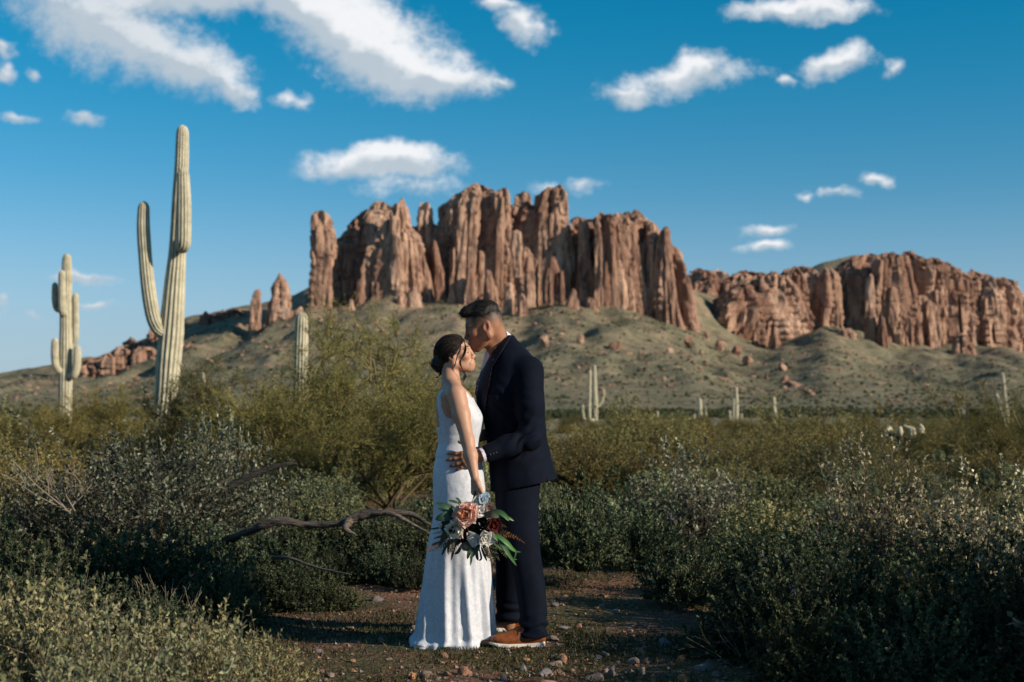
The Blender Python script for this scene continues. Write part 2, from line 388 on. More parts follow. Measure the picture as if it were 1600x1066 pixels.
def tz(x, Y):
    """height of the far terrain"""
    px = 800 + x / Y * F
    tp, td, rp, rd = (np.interp(px, TC[:, 0], TC[:, i]) for i in range(1, 5))
    zt = CAM_H + (HOR - tp) / F * td; zr = CAM_H + (HOR - rp) / F * rd
    zp = np.interp(Y, [0, 45, 300, 620, 950], [-.12, -.14, -1.2, -1.9, -1.0])
    s = np.clip((Y - 900) / (td - 900), 0, 1); up = (zt + 1.0) * s ** 1.55
    z = np.where(Y < td, zp + up, zt + (zr - zt) * sstep(td, rd, Y))
    z = np.where(Y > rd, zr - (Y - rd) * .12, z)
    # spurs and gullies down the slope
    sp = 1 - np.abs(fbm(x / 95, Y / 420, 0, 31, 3)) * 2.2
    k = sstep(.12, .7, s) * (1 - .6 * sstep(rd - 250, rd, Y))
    z = z + k * (12 * (sp - .5) + 8 * fbm(x / 45, Y / 80, 0, 41, 4)) + sstep(60, 300, Y) * .5 * fbm(x / 26, Y / 26, 0, 4, 3) + 3.0 * sstep(1100, 1500, Y) * fbm(x / 16, Y / 22, 0, 51, 3)
    return z
TYs = np.unique(np.concatenate([np.geomspace(30, 900, 70), np.linspace(900, 2900, 200), np.geomspace(2900, 9000, 40)]))
TU = axis((-2.0, -.55, .05), (-.55, .55, .0035), (.55, 2.05, .05))
UU, YY = np.meshgrid(TU, TYs, indexing='ij'); TX = UU * YY; TZ = tz(TX, YY)
TZ = np.where(YY < 44, TZ - .35, TZ)
def mat_slope():
    m, t, b = new_mat('desert_slope')
    co = t.a('ShaderNodeTexCoord').outputs['Object']; sx = t.a('ShaderNodeSeparateXYZ', {0: co})
    n1 = t.noise(co, .006, 6, .62, .4); n2 = t.noise(co, .035, 6, .7); n3 = t.noise(co, .22, 4, .75)
    green = t.mix(t.ss(n2, .3, .7), rgb(.125, .121, .074), rgb(.24, .216, .142))
    tan = t.mix(t.ss(n3, .35, .65), rgb(.31, .22, .15), rgb(.46, .32, .22))
    f = t.m('ADD', t.m('MULTIPLY', t.ss(n2, .50, .68), .55), t.m('MULTIPLY', t.ss(n1, .44, .66), .5), clamp=True)
    hi = t.ss(sx.outputs[2], 20., 170., .32, 1.15)
    c = t.mix(t.m('MULTIPLY', f, hi, clamp=True), green, tan)
    c = t.mix(t.m('MULTIPLY', t.ss(t.noise(t.vm('MULTIPLY', co, (1, .35, 1)), .022, 5, .65, 1.), .52, .66), .55), c, rgb(.060, .062, .036))
    c = t.mix(t.m('MULTIPLY', t.ss(n3, .54, .66), .8), c, rgb(.026, .032, .016))
    t.set(b, 'Base Color', c); b.inputs['Roughness'].default_value = .95; b.inputs['Specular IOR Level'].default_value = .1
    h = t.m('ADD', t.m('MULTIPLY', n3, 2.4), t.m('MULTIPLY', n2, 5.))
    t.set(b, 'Normal', t.a('ShaderNodeBump', {'Strength': .8, 'Distance': 1.6, 'Height': h}).outputs[0])
    return m
hill = obj('hillside', mk_mesh('hillside', np.stack([TX, YY, TZ], -1).reshape(-1, 3), gridfaces(len(TU), len(TYs)), mat_slope()))
tag(hill, 'olive green desert plain rising to talus slopes below the red cliffs', None, None, 'structure')

# ---- red rock cliffs
def mat_rock():
    m, t, b = new_mat('red_rock')
    co = t.a('ShaderNodeTexCoord').outputs['Object']
    st = t.vm('MULTIPLY', co, (1, 1, .22))
    n1 = t.noise(st, .022, 6, .62, .5); n2 = t.noise(st, .14, 6, .7, .3); n3 = t.noise(co, .4, 4, .7); n4 = t.noise(co, .010, 4, .6)
    c = t.mix(t.ss(n1, .34, .66), rgb(.275, .150, .106), rgb(.55, .352, .252))
    c = t.mix(t.ss(n4, .52, .68), c, rgb(.66, .44, .32))
    c = t.mix(t.m('MULTIPLY', t.ss(n2, .47, .64), .85), c, rgb(.125, .070, .056))
    c = t.mix(t.m('MULTIPLY', t.ss(n3, .6, .72), .35), c, rgb(.13, .115, .06))
    t.set(b, 'Base Color', c); b.inputs['Roughness'].default_value = .95; b.inputs['Specular IOR Level'].default_value = .1
    h = t.m('ADD', t.m('MULTIPLY', n2, 6.), t.m('MULTIPLY', n3, 1.6))
    t.set(b, 'Normal', t.a('ShaderNodeBump', {'Strength': 1., 'Distance': 1.5, 'Height': h}).outputs[0])
    return m
M_ROCK = mat_rock()
mountain = empty('mountain', (0, 2300, 0)); tag(mountain, 'jagged red rock mountain of fluted towers above the talus', None, None, 'structure')
mesa = empty('mesa', (500, 2800, 0)); tag(mesa, 'lower red cliff band with a green cap right of the mountain', None, None, 'structure')
rrng = np.random.default_rng(21)
def rock(parent, name, D, knots, dr=1.0, seed=0, amp=1., nt=62, nz=52, round_=.5, bury=35., lean=0.):
    """knots: (photo row, left px, right px) from top to base at distance D"""
    K = np.array(knots, float); kz = CAM_H + (HOR - K[:, 0]) / F * D; xl = (K[:, 1] - 800) / F * D; xr = (K[:, 2] - 800) / F * D
    o = np.argsort(kz); kz, xl, xr = kz[o], xl[o], xr[o]
    top, bot = kz[-1], kz[0] - bury
    s = np.linspace(0, 1, nz) ** .85; z = bot + (top - bot) * s
    a = np.interp(z, kz, (xr - xl) / 2); cx = np.interp(z, kz, (xr + xl) / 2); am = a.max()
    hcap = min(am * round_, (top - bot) * .3); cap = np.clip((top - z) / hcap, 0, 1); f = np.sqrt(1 - (1 - cap) ** 2); f = np.maximum(f, .02)
    b_ = dr * (.45 * a + .55 * am)
    th = np.linspace(0, 2 * math.pi, nt, endpoint=False)
    C, S = np.cos(th)[:, None], np.sin(th)[:, None]
    e = .62; C = np.sign(C) * np.abs(C) ** e; S = np.sign(S) * np.abs(S) ** e
    X = cx + a * f * C; Yv = D + b_ * f * S + lean * (z - bot); Z = np.broadcast_to(z, X.shape).copy()
    wv = np.minimum(a, 34.) * amp; q = seed * 7.3
    big = fbm(X / 30 + q, Yv / 30, Z / 170, seed, 2, .5, True); mid = fbm(X / 11 + q, Yv / 11, Z / 70, seed + 3, 2, .5, True); fin = fbm(X / 4.5, Yv / 4.5 + q, Z / 16, seed + 5, 2, .6, True)
    crack = np.clip(1 - np.abs(mid) * 5.0, 0, 1); joint = np.clip(1 - np.abs(fbm(X / 24 + 3 * q, Yv / 24, Z / 220, seed + 7, 1, .5, True)) * 6, 0, 1)
    dsp = wv * (.34 * big - .20 * crack - .46 * joint + .14 * mid) + np.minimum(wv * .16, 2.6) * fin
    bed = (Z + 6 * fbm(X / 50, Yv / 50, 0, seed, 2)) / 13.
    led = .09 * wv * ((bed - np.floor(bed)) < .5) * (fbm(X / 22, Yv / 22, Z / 22, seed + 8, 2) > .02)
    dsp = (dsp - led) * sstep(0, .25, f)
    X = X + dsp * C; Yv = Yv + dsp * S
    Z = Z + sstep(.75, 1, s) * (np.minimum(am * .4, 9) * fbm(X / 9, Yv / 9, 0, seed + 9, 3)) + 1.2 * fin
    V = np.stack([X, Yv, Z], -1).reshape(-1, 3)
    i = np.arange(nt)[:, None] * nz; i2 = ((np.arange(nt) + 1) % nt)[:, None] * nz; j = np.arange(nz - 1)[None]
    Q = np.stack([i + j, i2 + j, i2 + j + 1, i + j + 1], -1).reshape(-1, 4)
    capf = (np.arange(nt) * nz + nz - 1)
    V = np.concatenate([V, V[capf].mean(0, keepdims=True)]); ct = len(V) - 1
    T = np.stack([capf, np.roll(capf, -1), np.full(nt, ct)], -1)
    V = V - np.array(parent.location)
    return obj(name, mk_mesh(name, V, [Q, T], M_ROCK, smooth=False), parent)
def ribs(parent, D, knots, n, dr, seed, lo=.5, hi=.97, wd=(.24, .42)):
    """smaller fluted ribs leaning against the sunny, camera-side half of a tower"""
    g = np.random.default_rng(seed); K = np.array(knots, float); am = (K[:, 2] - K[:, 1]).max() / 2
    for i in range(n):
        h = g.uniform(lo, hi); pb, pt = K[-1, 0], K[0, 0]; py = pb + (pt - pb) * h
        t = (i + g.uniform(.1, .9)) / n * 2 - 1                                      # across the face
        L, Rr = np.interp(py, K[:, 0], K[:, 1]), np.interp(py, K[:, 0], K[:, 2]); Lb, Rb = K[-1, 1], K[-1, 2]
        c = (L + Rr) / 2 + t * (Rr - L) / 2 * .86; cb = (Lb + Rb) / 2 + t * (Rb - Lb) / 2 * .92
        w_ = am * g.uniform(*wd); Dd = D - dr * am * D / F * math.sqrt(max(0, 1 - t * t)) * .72
        rock(parent, 'rock_rib', Dd, [(py, c - w_ * .5, c + w_ * .5), (py + (pb - py) * .4, c * .6 + cb * .4 - w_ * .8, c * .6 + cb * .4 + w_ * .8), (pb + 3, cb - w_, cb + w_)], g.uniform(.6, 1.0), seed * 31 + i, 1.1, 32, 36, .5)
def tower(D, knots, dr=1., seed=0, n=0, name='rock_tower', parent=None, **k):
    parent = parent or mountain
    rock(parent, name, D, knots, dr, seed, **k)
    if n: ribs(parent, D, knots, n, dr, seed)
# main mountain, left to right
tower(2180, [(328, 492, 506), (336, 485, 514), (371, 483, 530), (400, 484, 527), (424, 484, 519), (472, 483, 522)], .8, 1, 3)
tower(2262, [(317, 590, 606), (322, 566, 620), (346, 546, 632), (375, 530, 640), (470, 520, 650)], .5, 2, 5)
tower(2190, [(310, 624, 634), (330, 610, 640), (350, 600, 643), (380, 582, 658), (390, 574, 660), (424, 570, 666), (478, 566, 672)], .7, 3, 6)
tower(2262, [(316, 655, 674), (340, 650, 677), (470, 645, 690)], .9, 4, 2)
tower(2230, [(376, 677, 681), (392, 674, 686), (420, 676, 694), (476, 676, 703)], .8, 5, 2, name='rock_spire')
tower(2288, [(287, 738, 758), (294, 722, 782), (308, 706, 796), (324, 690, 802), (380, 680, 808), (478, 676, 815)], .62, 6, 6)
tower(2228, [(289, 742, 756), (300, 722, 756), (322, 712, 753), (370, 706, 750), (395, 700, 744), (440, 698, 742)], .55, 7, 4)
tower(2246, [(294, 778, 790), (304, 772, 799), (340, 770, 800), (430, 766, 806)], .8, 8, 3)
tower(2300, [(301, 812, 824), (306, 804, 829), (340, 800, 834), (470, 796, 840)], .8, 9, 2)
tower(2262, [(289, 866, 882), (294, 852, 886), (309, 838, 888), (350, 836, 891), (440, 830, 898)], .62, 10, 6)
tower(2296, [(338, 890, 918), (350, 884, 940), (480, 880, 960)], .6, 11, 4)
tower(2235, [(339, 906, 916), (352, 903, 921), (420, 902, 926), (470, 900, 932)], .9, 12, 1)
tower(2215, [(333, 926, 950), (342, 922, 962), (390, 930, 972), (430, 928, 976), (490, 926, 980)], .7, 13, 4)
tower(2230, [(337, 955, 980), (350, 950, 990), (400, 960, 1002), (440, 968, 1010), (498, 972, 1018)], .7, 14, 4)
tower(2275, [(329, 980, 994), (336, 968, 1004), (349, 960, 1024), (360, 956, 1040), (420, 960, 1052), (500, 960, 1060)], .6, 15, 6)
tower(2240, [(347, 1012, 1022), (358, 1008, 1030), (420, 1010, 1040), (500, 1006, 1052)], .8, 16, 3)
tower(2225, [(355, 1034, 1044), (370, 1028, 1050), (397, 1026, 1056), (413, 1024, 1071), (460, 1022, 1082), (516, 1026, 1088)], .8, 17, 4)
# the continuous wall that ties the towers together
for sd_, kn in ((18, [(372, 505, 560), (380, 490, 640), (478, 486, 680)]), (19, [(346, 640, 690), (356, 620, 720), (478, 616, 740)]), (20, [(318, 790, 850), (330, 770, 890), (470, 764, 900)]), (22, [(348, 880, 930), (356, 870, 960), (490, 866, 980)]), (23, [(362, 940, 1040), (380, 930, 1060), (505, 920, 1076)])):
    tower(2268, kn, .24, sd_, 4, name='rock_wall', nt=96)
# pinnacles in front
for i, (D, kn) in enumerate([(2140, [(417, 731, 737), (440, 727, 744), (478, 718, 752)]), (2140, [(422, 759, 766), (446, 757, 774), (484, 756, 782)]), (2150, [(359, 800, 815), (390, 796, 817), (414, 800, 816)]),
                             (2170, [(388, 816, 826), (410, 812, 841), (442, 806, 843)]), (2150, [(424, 875, 880), (450, 873, 882), (486, 871, 885)]), (2110, [(451, 893, 900), (475, 884, 904), (508, 878, 909)]), (2110, [(467, 916, 928), (485, 911, 936), (512, 908, 938)]),
                             (2110, [(442, 790, 800), (470, 786, 805), (508, 780, 808)]), (2090, [(458, 812, 820), (480, 808, 826), (518, 804, 828)]), (2160, [(402, 860, 866), (420, 853, 872), (438, 846, 876)]), (2150, [(448, 705, 710), (470, 700, 716), (484, 697, 718)]),
                             (2100, [(462, 622, 628), (480, 619, 632), (504, 617, 634)]), (2110, [(450, 640, 650), (465, 634, 656), (482, 630, 662)]), (2080, [(466, 546, 551), (478, 544, 553), (488, 543, 555)]), (2090, [(430, 435, 443), (450, 422, 452), (512, 412, 460)]),
                             (2080, [(451, 399, 408), (470, 392, 409), (512, 386, 410)]), (2400, [(488, 316, 326), (500, 314, 327), (530, 311, 328)]), (2100, [(478, 465, 474), (490, 460, 478), (510, 456, 482)]), (2200, [(505, 370, 378), (520, 366, 384), (535, 364, 388)])]):
    tower(D, kn, .9, 40 + i, 2 if kn[-1][2] - kn[-1][1] > 22 else 0, name='rock_spire', nt=34, nz=36, bury=20)
# broken outcrops along the far left ridge
for i, (px, py, w_, h_) in enumerate([(205, 534, 30, 18), (240, 522, 26, 20), (275, 508, 36, 20), (350, 492, 46, 14), (300, 560, 60, 22), (175, 556, 40, 12), (385, 545, 30, 20), (335, 545, 40, 16), (255, 590, 30, 18), (190, 545, 30, 10), (230, 548, 40, 14), (265, 530, 30, 12), (300, 515, 44, 14), (330, 505, 40, 12), (375, 498, 44, 14), (405, 520, 40, 14), (360, 525, 50, 12), (290, 540, 40, 12), (420, 545, 30, 12), (215, 575, 40, 12), (320, 580, 50, 14), (395, 575, 40, 14), (140, 572, 36, 8), (350, 565, 30, 10)]):
    rock(mountain, 'rock_outcrop', 2480 if py < 540 else 2000, [(py - h_ * .4, px - w_ * .3, px + w_ * .25), (py, px - w_ * .5, px + w_ * .5), (py + h_, px - w_ * .55, px + w_ * .6)], .7, 70 + i, 1.5, 34, 24, .8, 20)
for i, kn in enumerate([[(486, 335, 395), (493, 312, 408), (516, 300, 420)], [(503, 266, 300), (510, 250, 318), (532, 244, 330)], [(536, 196, 228), (542, 182, 248), (562, 172, 262)], [(560, 140, 170), (564, 120, 190), (578, 110, 200)]]):
    rock(mountain, 'rock_ledge', 2430, kn, .3, 90 + i, 1.6, 64, 26, .5, 20)
# right-hand mesa
def mt(D, kn, dr, seed, n, **k): tower(D, kn, dr, seed, n, parent=mesa, **k)
mt(3020, [(424, 1140, 1200), (432, 1120, 1236), (470, 1090, 1250), (500, 1080, 1260)], .3, 113, 6, nt=96)
mt(2960, [(432, 1096, 1116), (442, 1084, 1150), (480, 1070, 1170)], .4, 114, 4)
mt(3000, [(420, 1078, 1100), (424, 1070, 1120), (450, 1066, 1130), (480, 1060, 1140)], .6, 100, 3)
mt(3100, [(422, 1105, 1130), (428, 1098, 1142), (452, 1094, 1150)], .6, 101, 2)
mt(2700, [(432, 1172, 1190), (440, 1140, 1230), (470, 1112, 1260), (510, 1096, 1270), (548, 1086, 1280)], .55, 111, 5)
mt(2690, [(424, 1200, 1216), (436, 1180, 1240), (490, 1150, 1260), (550, 1140, 1270)], .6, 112, 4)
mt(2790, [(416, 1230, 1262), (424, 1205, 1290), (450, 1196, 1300), (545, 1180, 1320)], .5, 102, 6)
mt(2720, [(418, 1236, 1252), (440, 1228, 1262), (530, 1222, 1270)], .8, 103, 2)
mt(2730, [(420, 1286, 1300), (434, 1278, 1312), (530, 1272, 1318)], .8, 104, 2)
mt(2800, [(398, 1330, 1390), (408, 1300, 1410), (440, 1290, 1420), (540, 1286, 1430)], .5, 105, 5)
mt(2730, [(392, 1380, 1400), (398, 1368, 1414), (420, 1362, 1424), (548, 1356, 1440)], .6, 106, 4)
mt(2760, [(394, 1404, 1420), (400, 1396, 1446), (420, 1392, 1470), (470, 1390, 1486), (552, 1384, 1500)], .5, 107, 5)
mt(2770, [(404, 1440, 1470), (420, 1428, 1500), (440, 1424, 1516), (552, 1420, 1528)], .5, 108, 5)
mt(2800, [(424, 1505, 1530), (432, 1490, 1560), (445, 1486, 1580), (470, 1484, 1592), (556, 1480, 1606)], .55, 109, 5)
mt(2830, [(432, 1550, 1572), (440, 1540, 1586), (470, 1536, 1598), (560, 1530, 1640)], .7, 110, 4)
for i, (D, kn) in enumerate([(2620, [(428, 1358, 1364), (460, 1352, 1366), (540, 1348, 1372)]), (2560, [(492, 1374, 1380), (520, 1370, 1386), (570, 1366, 1396)]), (2580, [(480, 1356, 1362), (510, 1350, 1370), (552, 1344, 1376)]), (2560, [(518, 1206, 1214), (532, 1202, 1222), (548, 1198, 1232)]),
                             (2540, [(512, 1310, 1326), (530, 1304, 1338), (552, 1300, 1350)]), (2600, [(500, 1180, 1190), (520, 1172, 1200), (545, 1168, 1206)]), (2540, [(520, 1494, 1508), (536, 1490, 1520), (556, 1486, 1530)])]):
    tower(D, kn, .9, 130 + i, 1, name='rock_spire', parent=mesa, nt=30, nz=30, bury=20)
def blob(n, seed, rough=.25):
    g = np.random.default_rng(seed); t = (1 + 5 ** .5) / 2
    v = unit(np.array([(-1, t, 0), (1, t, 0), (-1, -t, 0), (1, -t, 0), (0, -1, t), (0, 1, t), (0, -1, -t), (0, 1, -t), (t, 0, -1), (t, 0, 1), (-t, 0, -1), (-t, 0, 1)], float))
    f = np.array([(0, 11, 5), (0, 5, 1), (0, 1, 7), (0, 7, 10), (0, 10, 11), (1, 5, 9), (5, 11, 4), (11, 10, 2), (10, 7, 6), (7, 1, 8), (3, 9, 4), (3, 4, 2), (3, 2, 6), (3, 6, 8), (3, 8, 9), (4, 9, 5), (2, 4, 11), (6, 2, 10), (8, 6, 7), (9, 8, 1)])
    for _ in range(n):
        d = {}; nf = []; v = list(v)
        def mid(a, b):
            k = (min(a, b), max(a, b))
            if k not in d: d[k] = len(v); v.append(unit(np.asarray(v[a]) + np.asarray(v[b])))
            return d[k]
        for a, b, c in f:
            ab, bc, ca = mid(a, b), mid(b, c), mid(c, a); nf += [(a, ab, ca), (b, bc, ab), (c, ca, bc), (ab, bc, ca)]
        v = np.array(v); f = np.array(nf)
    return v * (1 + rough * g.uniform(-1, 1, (len(v), 1))), f
def stone_mesh(seed, sub=2):
    v, f = blob(sub, seed, 0.); g = np.random.default_rng(seed)
    for _ in range(12):                                                             # chop flat facets off a ball
        n = unit(g.normal(size=3)); h = g.uniform(.5, .8); d = v @ n; v = v - np.maximum(d - h, 0)[:, None] * n
    v = v * (1 + .10 * fbm(v[:, 0] * 2 + seed, v[:, 1] * 2, v[:, 2] * 2, seed, 3))[:, None]
    return v, f
# fallen blocks on the talus, each one a block that shows in the photograph
for i, (px, py, w_, h_) in enumerate([(960, 532, 26, 22), (984, 545, 18, 13), (940, 548, 14, 10), (850, 532, 16, 18), (1218, 572, 12, 16), (1245, 596, 30, 14), (1222, 590, 14, 12), (1148, 548, 20, 16), (1165, 562, 16, 14), (1105, 520, 14, 16), (1120, 538, 18, 14), (1033, 594, 7, 7), (957, 605, 7, 5), (1135, 590, 9, 5), (1180, 588, 14, 7),
                                      (1072, 533, 16, 14), (1050, 545, 14, 12), (905, 530, 14, 11), (880, 545, 9, 7), (1306, 578, 6, 7), (1282, 578, 5, 6), (1358, 584, 6, 6), (1520, 606, 10, 6), (880, 522, 20, 8), (600, 520, 10, 8), (560, 512, 12, 9), (520, 500, 14, 10), (500, 498, 10, 9), (585, 500, 14, 10), (640, 520, 8, 6), (672, 545, 7, 5), (1260, 548, 8, 6), (1330, 560, 8, 6), (1430, 575, 7, 5)]):
    D = 1950 if px < 1090 else 2150
    for _ in range(60):                                                             # walk back until the block meets the slope
        x_ = (px - 800) / F * D; zb = CAM_H + (HOR - (py + h_ * .45)) / F * D; t_ = float(tz(np.array(x_), np.array(D)))
        if t_ > zb: D -= 22
        else: D += 14
    v_, f_ = stone_mesh(200 + i); g_ = np.random.default_rng(i); an = g_.uniform(0, 6.28); sx_, sz_ = w_ / F * D * .58, h_ / F * D * .72
    v_ = v_ @ np.array([[math.cos(an), math.sin(an), 0], [-math.sin(an), math.cos(an), 0], [0, 0, 1.]]) * [sx_, sx_ * .9, sz_] + [x_, D, t_ + sz_ * .25]
    par = mountain if px < 1180 else mesa
    obj('boulder', mk_mesh('boulder', v_ - np.array(par.location), f_, M_ROCK, smooth=False), par)
# scattered scrub and rubble too small to tell apart
OCT = (np.array([(1, 0, 0), (0, 1, 0), (-1, 0, 0), (0, -1, 0), (0, 0, 1), (0, 0, -1.)]), np.array([(0, 1, 4), (1, 2, 4), (2, 3, 4), (3, 0, 4), (1, 0, 5), (2, 1, 5), (3, 2, 5), (0, 3, 5)]))
def scatter(name, n, seed, lo, hi, size, mat, cond, lab, flat=.7):
    g = np.random.default_rng(seed); Y = g.uniform(lo ** .5, hi ** .5, n * 3) ** 2; px = g.uniform(-60, 1660, n * 3); x = (px - 800) / F * Y
    keep = cond(px, Y, x, g); Y, x = Y[keep][:n], x[keep][:n]; z = tz(x, Y); m = len(Y)
    bv, bf = OCT; s = size(g, m, Y); jit = g.uniform(.65, 1.35, (m, len(bv), 1)); an = g.uniform(0, 6.28, m)
    R2 = np.stack([np.stack([np.cos(an), -np.sin(an)], -1), np.stack([np.sin(an), np.cos(an)], -1)], 1)
    V = bv[None] * jit * s[:, None, None]; V[..., 2] *= flat; V[..., :2] = np.einsum('nij,nkj->nki', R2, V[..., :2])
    V += np.stack([x, Y, z + s * .25], -1)[:, None]
    o = obj(name, mk_mesh(name, V.reshape(-1, 3), (bf[None] + np.arange(m)[:, None, None] * len(bv)).reshape(-1, 3), mat, smooth=False)); tag(o, lab, None, None, 'stuff'); return o
M_SCRUB = mat_plain('far_scrub', (.030, .036, .016), .9, .1, noise=(.02, .5))
scatter('desert_scrub', 12000, 5, 260, 2300, lambda g, m, Y: (.35 + 1.1 * g.random(m) ** 2) * np.interp(Y, [200, 600, 2300], [.8, 1.2, 2.2]), M_SCRUB,
        lambda px, Y, x, g: fbm(x / 60, Y / 90, 0, 77, 3) + g.uniform(-.5, .5, len(px)) > -.05, 'dark scrub dotted over the far slopes')
scatter('rock_rubble', 2600, 6, 1150, 2350, lambda g, m, Y: .7 + 3.2 * g.random(m) ** 3, M_ROCK,
        lambda px, Y, x, g: fbm(x / 70, Y / 110, 0, 78, 3) + g.uniform(-.4, .4, len(px)) + (Y - 1700) / 1400 > .1, 'red rubble strewn below the cliffs')
# ================================================================== saguaros
def mat_saguaro():
    m, t, b = new_mat('saguaro_skin')
    c = t.a('ShaderNodeVertexColor', layer_name='Col').outputs[0]; co = t.a('ShaderNodeTexCoord').outputs['Object']
    n = t.noise(co, 5, 5, .65); k = t.ss(n, .3, .7, .78, 1.15)
    c = t.mix(1., c, t.a('ShaderNodeCombineColor', {0: k, 1: k, 2: k}).outputs[0], 'MULTIPLY')
    c = t.mix(t.m('MULTIPLY', t.ss(t.noise(co, 1.6, 4, .6), .62, .72), .5), c, rgb(.26, .19, .10))
    t.set(b, 'Base Color', c); b.inputs['Roughness'].default_value = .8; b.inputs['Specular IOR Level'].default_value = .2
    t.set(b, 'Normal', t.a('ShaderNodeBump', {'Strength': .5, 'Distance': .02, 'Height': t.noise(co, 40, 3, .6)}).outputs[0])
    return m
M_SAG = mat_saguaro()
def sag_limb(name, parent, pts, rad, nr=13, nz=60, seed=0, lit=0.):
    """pts: world centre line, rad: radii at the same points"""
    pts = np.asarray(pts, float); C = spline(pts, nz); s = np.linspace(0, 1, nz)
    seglen = np.r_[0, np.cumsum(np.linalg.norm(np.diff(C, axis=0), axis=1))]
    r = np.interp(np.linspace(0, len(rad) - 1, nz), range(len(rad)), rad)
    tip = np.clip((seglen[-1] - seglen) / (r[-1] * 1.5), 0, 1); r = r * np.maximum(np.sqrt(1 - (1 - tip) ** 2), .03)
    r = r * (1 + .035 * vnoise(seglen * 2.2, seed, 0, seed))
    t = unit(np.gradient(C, axis=0)); ref = np.array([0, 1., 0]); a = unit(ref - (t @ ref)[:, None] * t); b = np.cross(t, a)
    nt = nr * 6; th = np.arange(nt) / nt * 2 * math.pi
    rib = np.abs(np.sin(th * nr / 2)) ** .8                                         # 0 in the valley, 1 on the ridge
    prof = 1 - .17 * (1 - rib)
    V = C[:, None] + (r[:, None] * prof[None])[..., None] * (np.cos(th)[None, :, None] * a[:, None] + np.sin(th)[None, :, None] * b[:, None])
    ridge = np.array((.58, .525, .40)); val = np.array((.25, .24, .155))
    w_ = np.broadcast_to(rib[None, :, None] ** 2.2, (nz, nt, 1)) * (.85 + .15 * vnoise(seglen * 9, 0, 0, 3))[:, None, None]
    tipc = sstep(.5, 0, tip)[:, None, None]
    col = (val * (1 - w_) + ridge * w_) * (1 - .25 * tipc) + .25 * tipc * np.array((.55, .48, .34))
    V = V.reshape(-1, 3); i = np.arange(nz - 1)[:, None] * nt; j = np.arange(nt)[None]; k = (j + 1) % nt
    Q = np.stack([i + j, i + k, i + nt + k, i + nt + j], -1).reshape(-1, 4)
    V = V - np.array(parent.location)
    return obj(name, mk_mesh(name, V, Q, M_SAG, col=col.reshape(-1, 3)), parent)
def saguaro(D, trunk, arms, label, group=None, nz=60, nr=13):
    """trunk: [(px, py, width px)], arms: [[(px, py, width px, dy)...]]"""
    base = P(trunk[0][0], trunk[0][1], D); zb = float(gz(base[0], D)) if D < 44 else float(tz(base[0], D)); base[2] = zb
    e = empty('saguaro', base); tag(e, label, 'cactus', group)
    pts = [base + [0, 0, -.15]] + [P(q[0], q[1], D) for q in trunk[1:]]; rad = [trunk[0][2] / F * D / 2] + [q[2] / F * D / 2 for q in trunk[1:]]
    sag_limb('trunk', e, pts, rad, nr, nz, int(D))
    for k, A in enumerate(arms): sag_limb('arm', e, [P(q[0], q[1], D + q[3]) for q in A], [q[2] / F * D / 2 for q in A], max(9, nr - 2), max(24, nz * 2 // 3), int(D) + k)
    return e
saguaro(30, [(252, 735, 33), (255, 660, 33), (259, 620, 35), (264, 560, 38), (268, 515, 39), (273, 445, 33), (278, 380, 26), (281, 310, 24), (284, 255, 22), (285.5, 195, 19)],
        [[(266, 522, 13, 0), (256, 521, 17, -.12), (246, 512, 21, -.16), (238, 490, 22, -.18), (231, 445, 22, -.18), (226, 390, 21, -.16), (224, 350, 20, -.15), (225, 314, 17, -.15)],
         [(281, 370, 12, -.05), (284, 386, 18, -.28), (286.5, 380, 23, -.46), (287, 350, 23, -.50), (287, 310, 22, -.50), (286, 262, 19, -.48)]],
        'tall forked saguaro with one long left arm and a stubby arm hugging its trunk', nz=110, nr=15)
saguaro(45, [(101, 690, 19), (102, 600, 21), (103, 540, 21), (103, 480, 19), (104, 430, 16), (104.5, 396, 13)],
        [[(102, 487, 8, -.1), (98, 489, 11, -.4), (97, 470, 12, -.45), (97, 422, 11, -.45)], [(102, 480, 7, .0), (90, 484, 9, .1), (86, 470, 10, .1), (86, 441, 9, .1)],
         [(104, 545, 7, 0), (114, 540, 9, .1), (118, 520, 11, .1), (118, 457, 10, .1)], [(104, 585, 7, 0), (115, 587, 12, -.2), (120, 570, 13, -.2), (120.5, 539, 11, -.2)], [(103, 578, 7, 0), (91, 578, 11, -.2), (86, 562, 12, -.2), (86, 528, 11, -.2)]],
        'saguaro crowded with short arms beside the tall forked saguaro', nz=60)
saguaro(26, [(468, 745, 24), (468, 700, 24), (469, 620, 24), (470, 560, 23), (471, 520, 22), (472, 487, 19)], [[(466, 660, 8, 0), (455, 650, 12, -.1), (452, 630, 12, -.1), (452, 615, 10, -.1)]], 'pale saguaro standing behind the twiggy palo verde tree', nz=56)
saguaro(60, [(318, 670, 7), (318, 620, 7), (317, 582, 6)], [], 'small grey saguaro among brush between forked saguaro and palo verde', nz=30)
saguaro(150, [(930, 668, 8), (930, 630, 8), (929, 600, 7), (928.5, 570, 6)], [[(929, 656, 4, -.2), (922, 655, 5, -.5), (921, 630, 5, -.5), (922, 577, 5, -.5)], [(931, 636, 3, 0), (937, 633, 4, .1), (942, 624, 4, .1), (943.5, 608, 3.5, .1)], [(929, 658, 3, 0), (914, 655, 4, .2), (911, 645, 4.5, .2), (910.5, 632, 4, .2)]], 'saguaro with close twin stems and a bent arm behind the groom', nz=40)
SG = 'saguaros on the far plain'; SL = 'distant saguaro standing above the brush on the far plain'
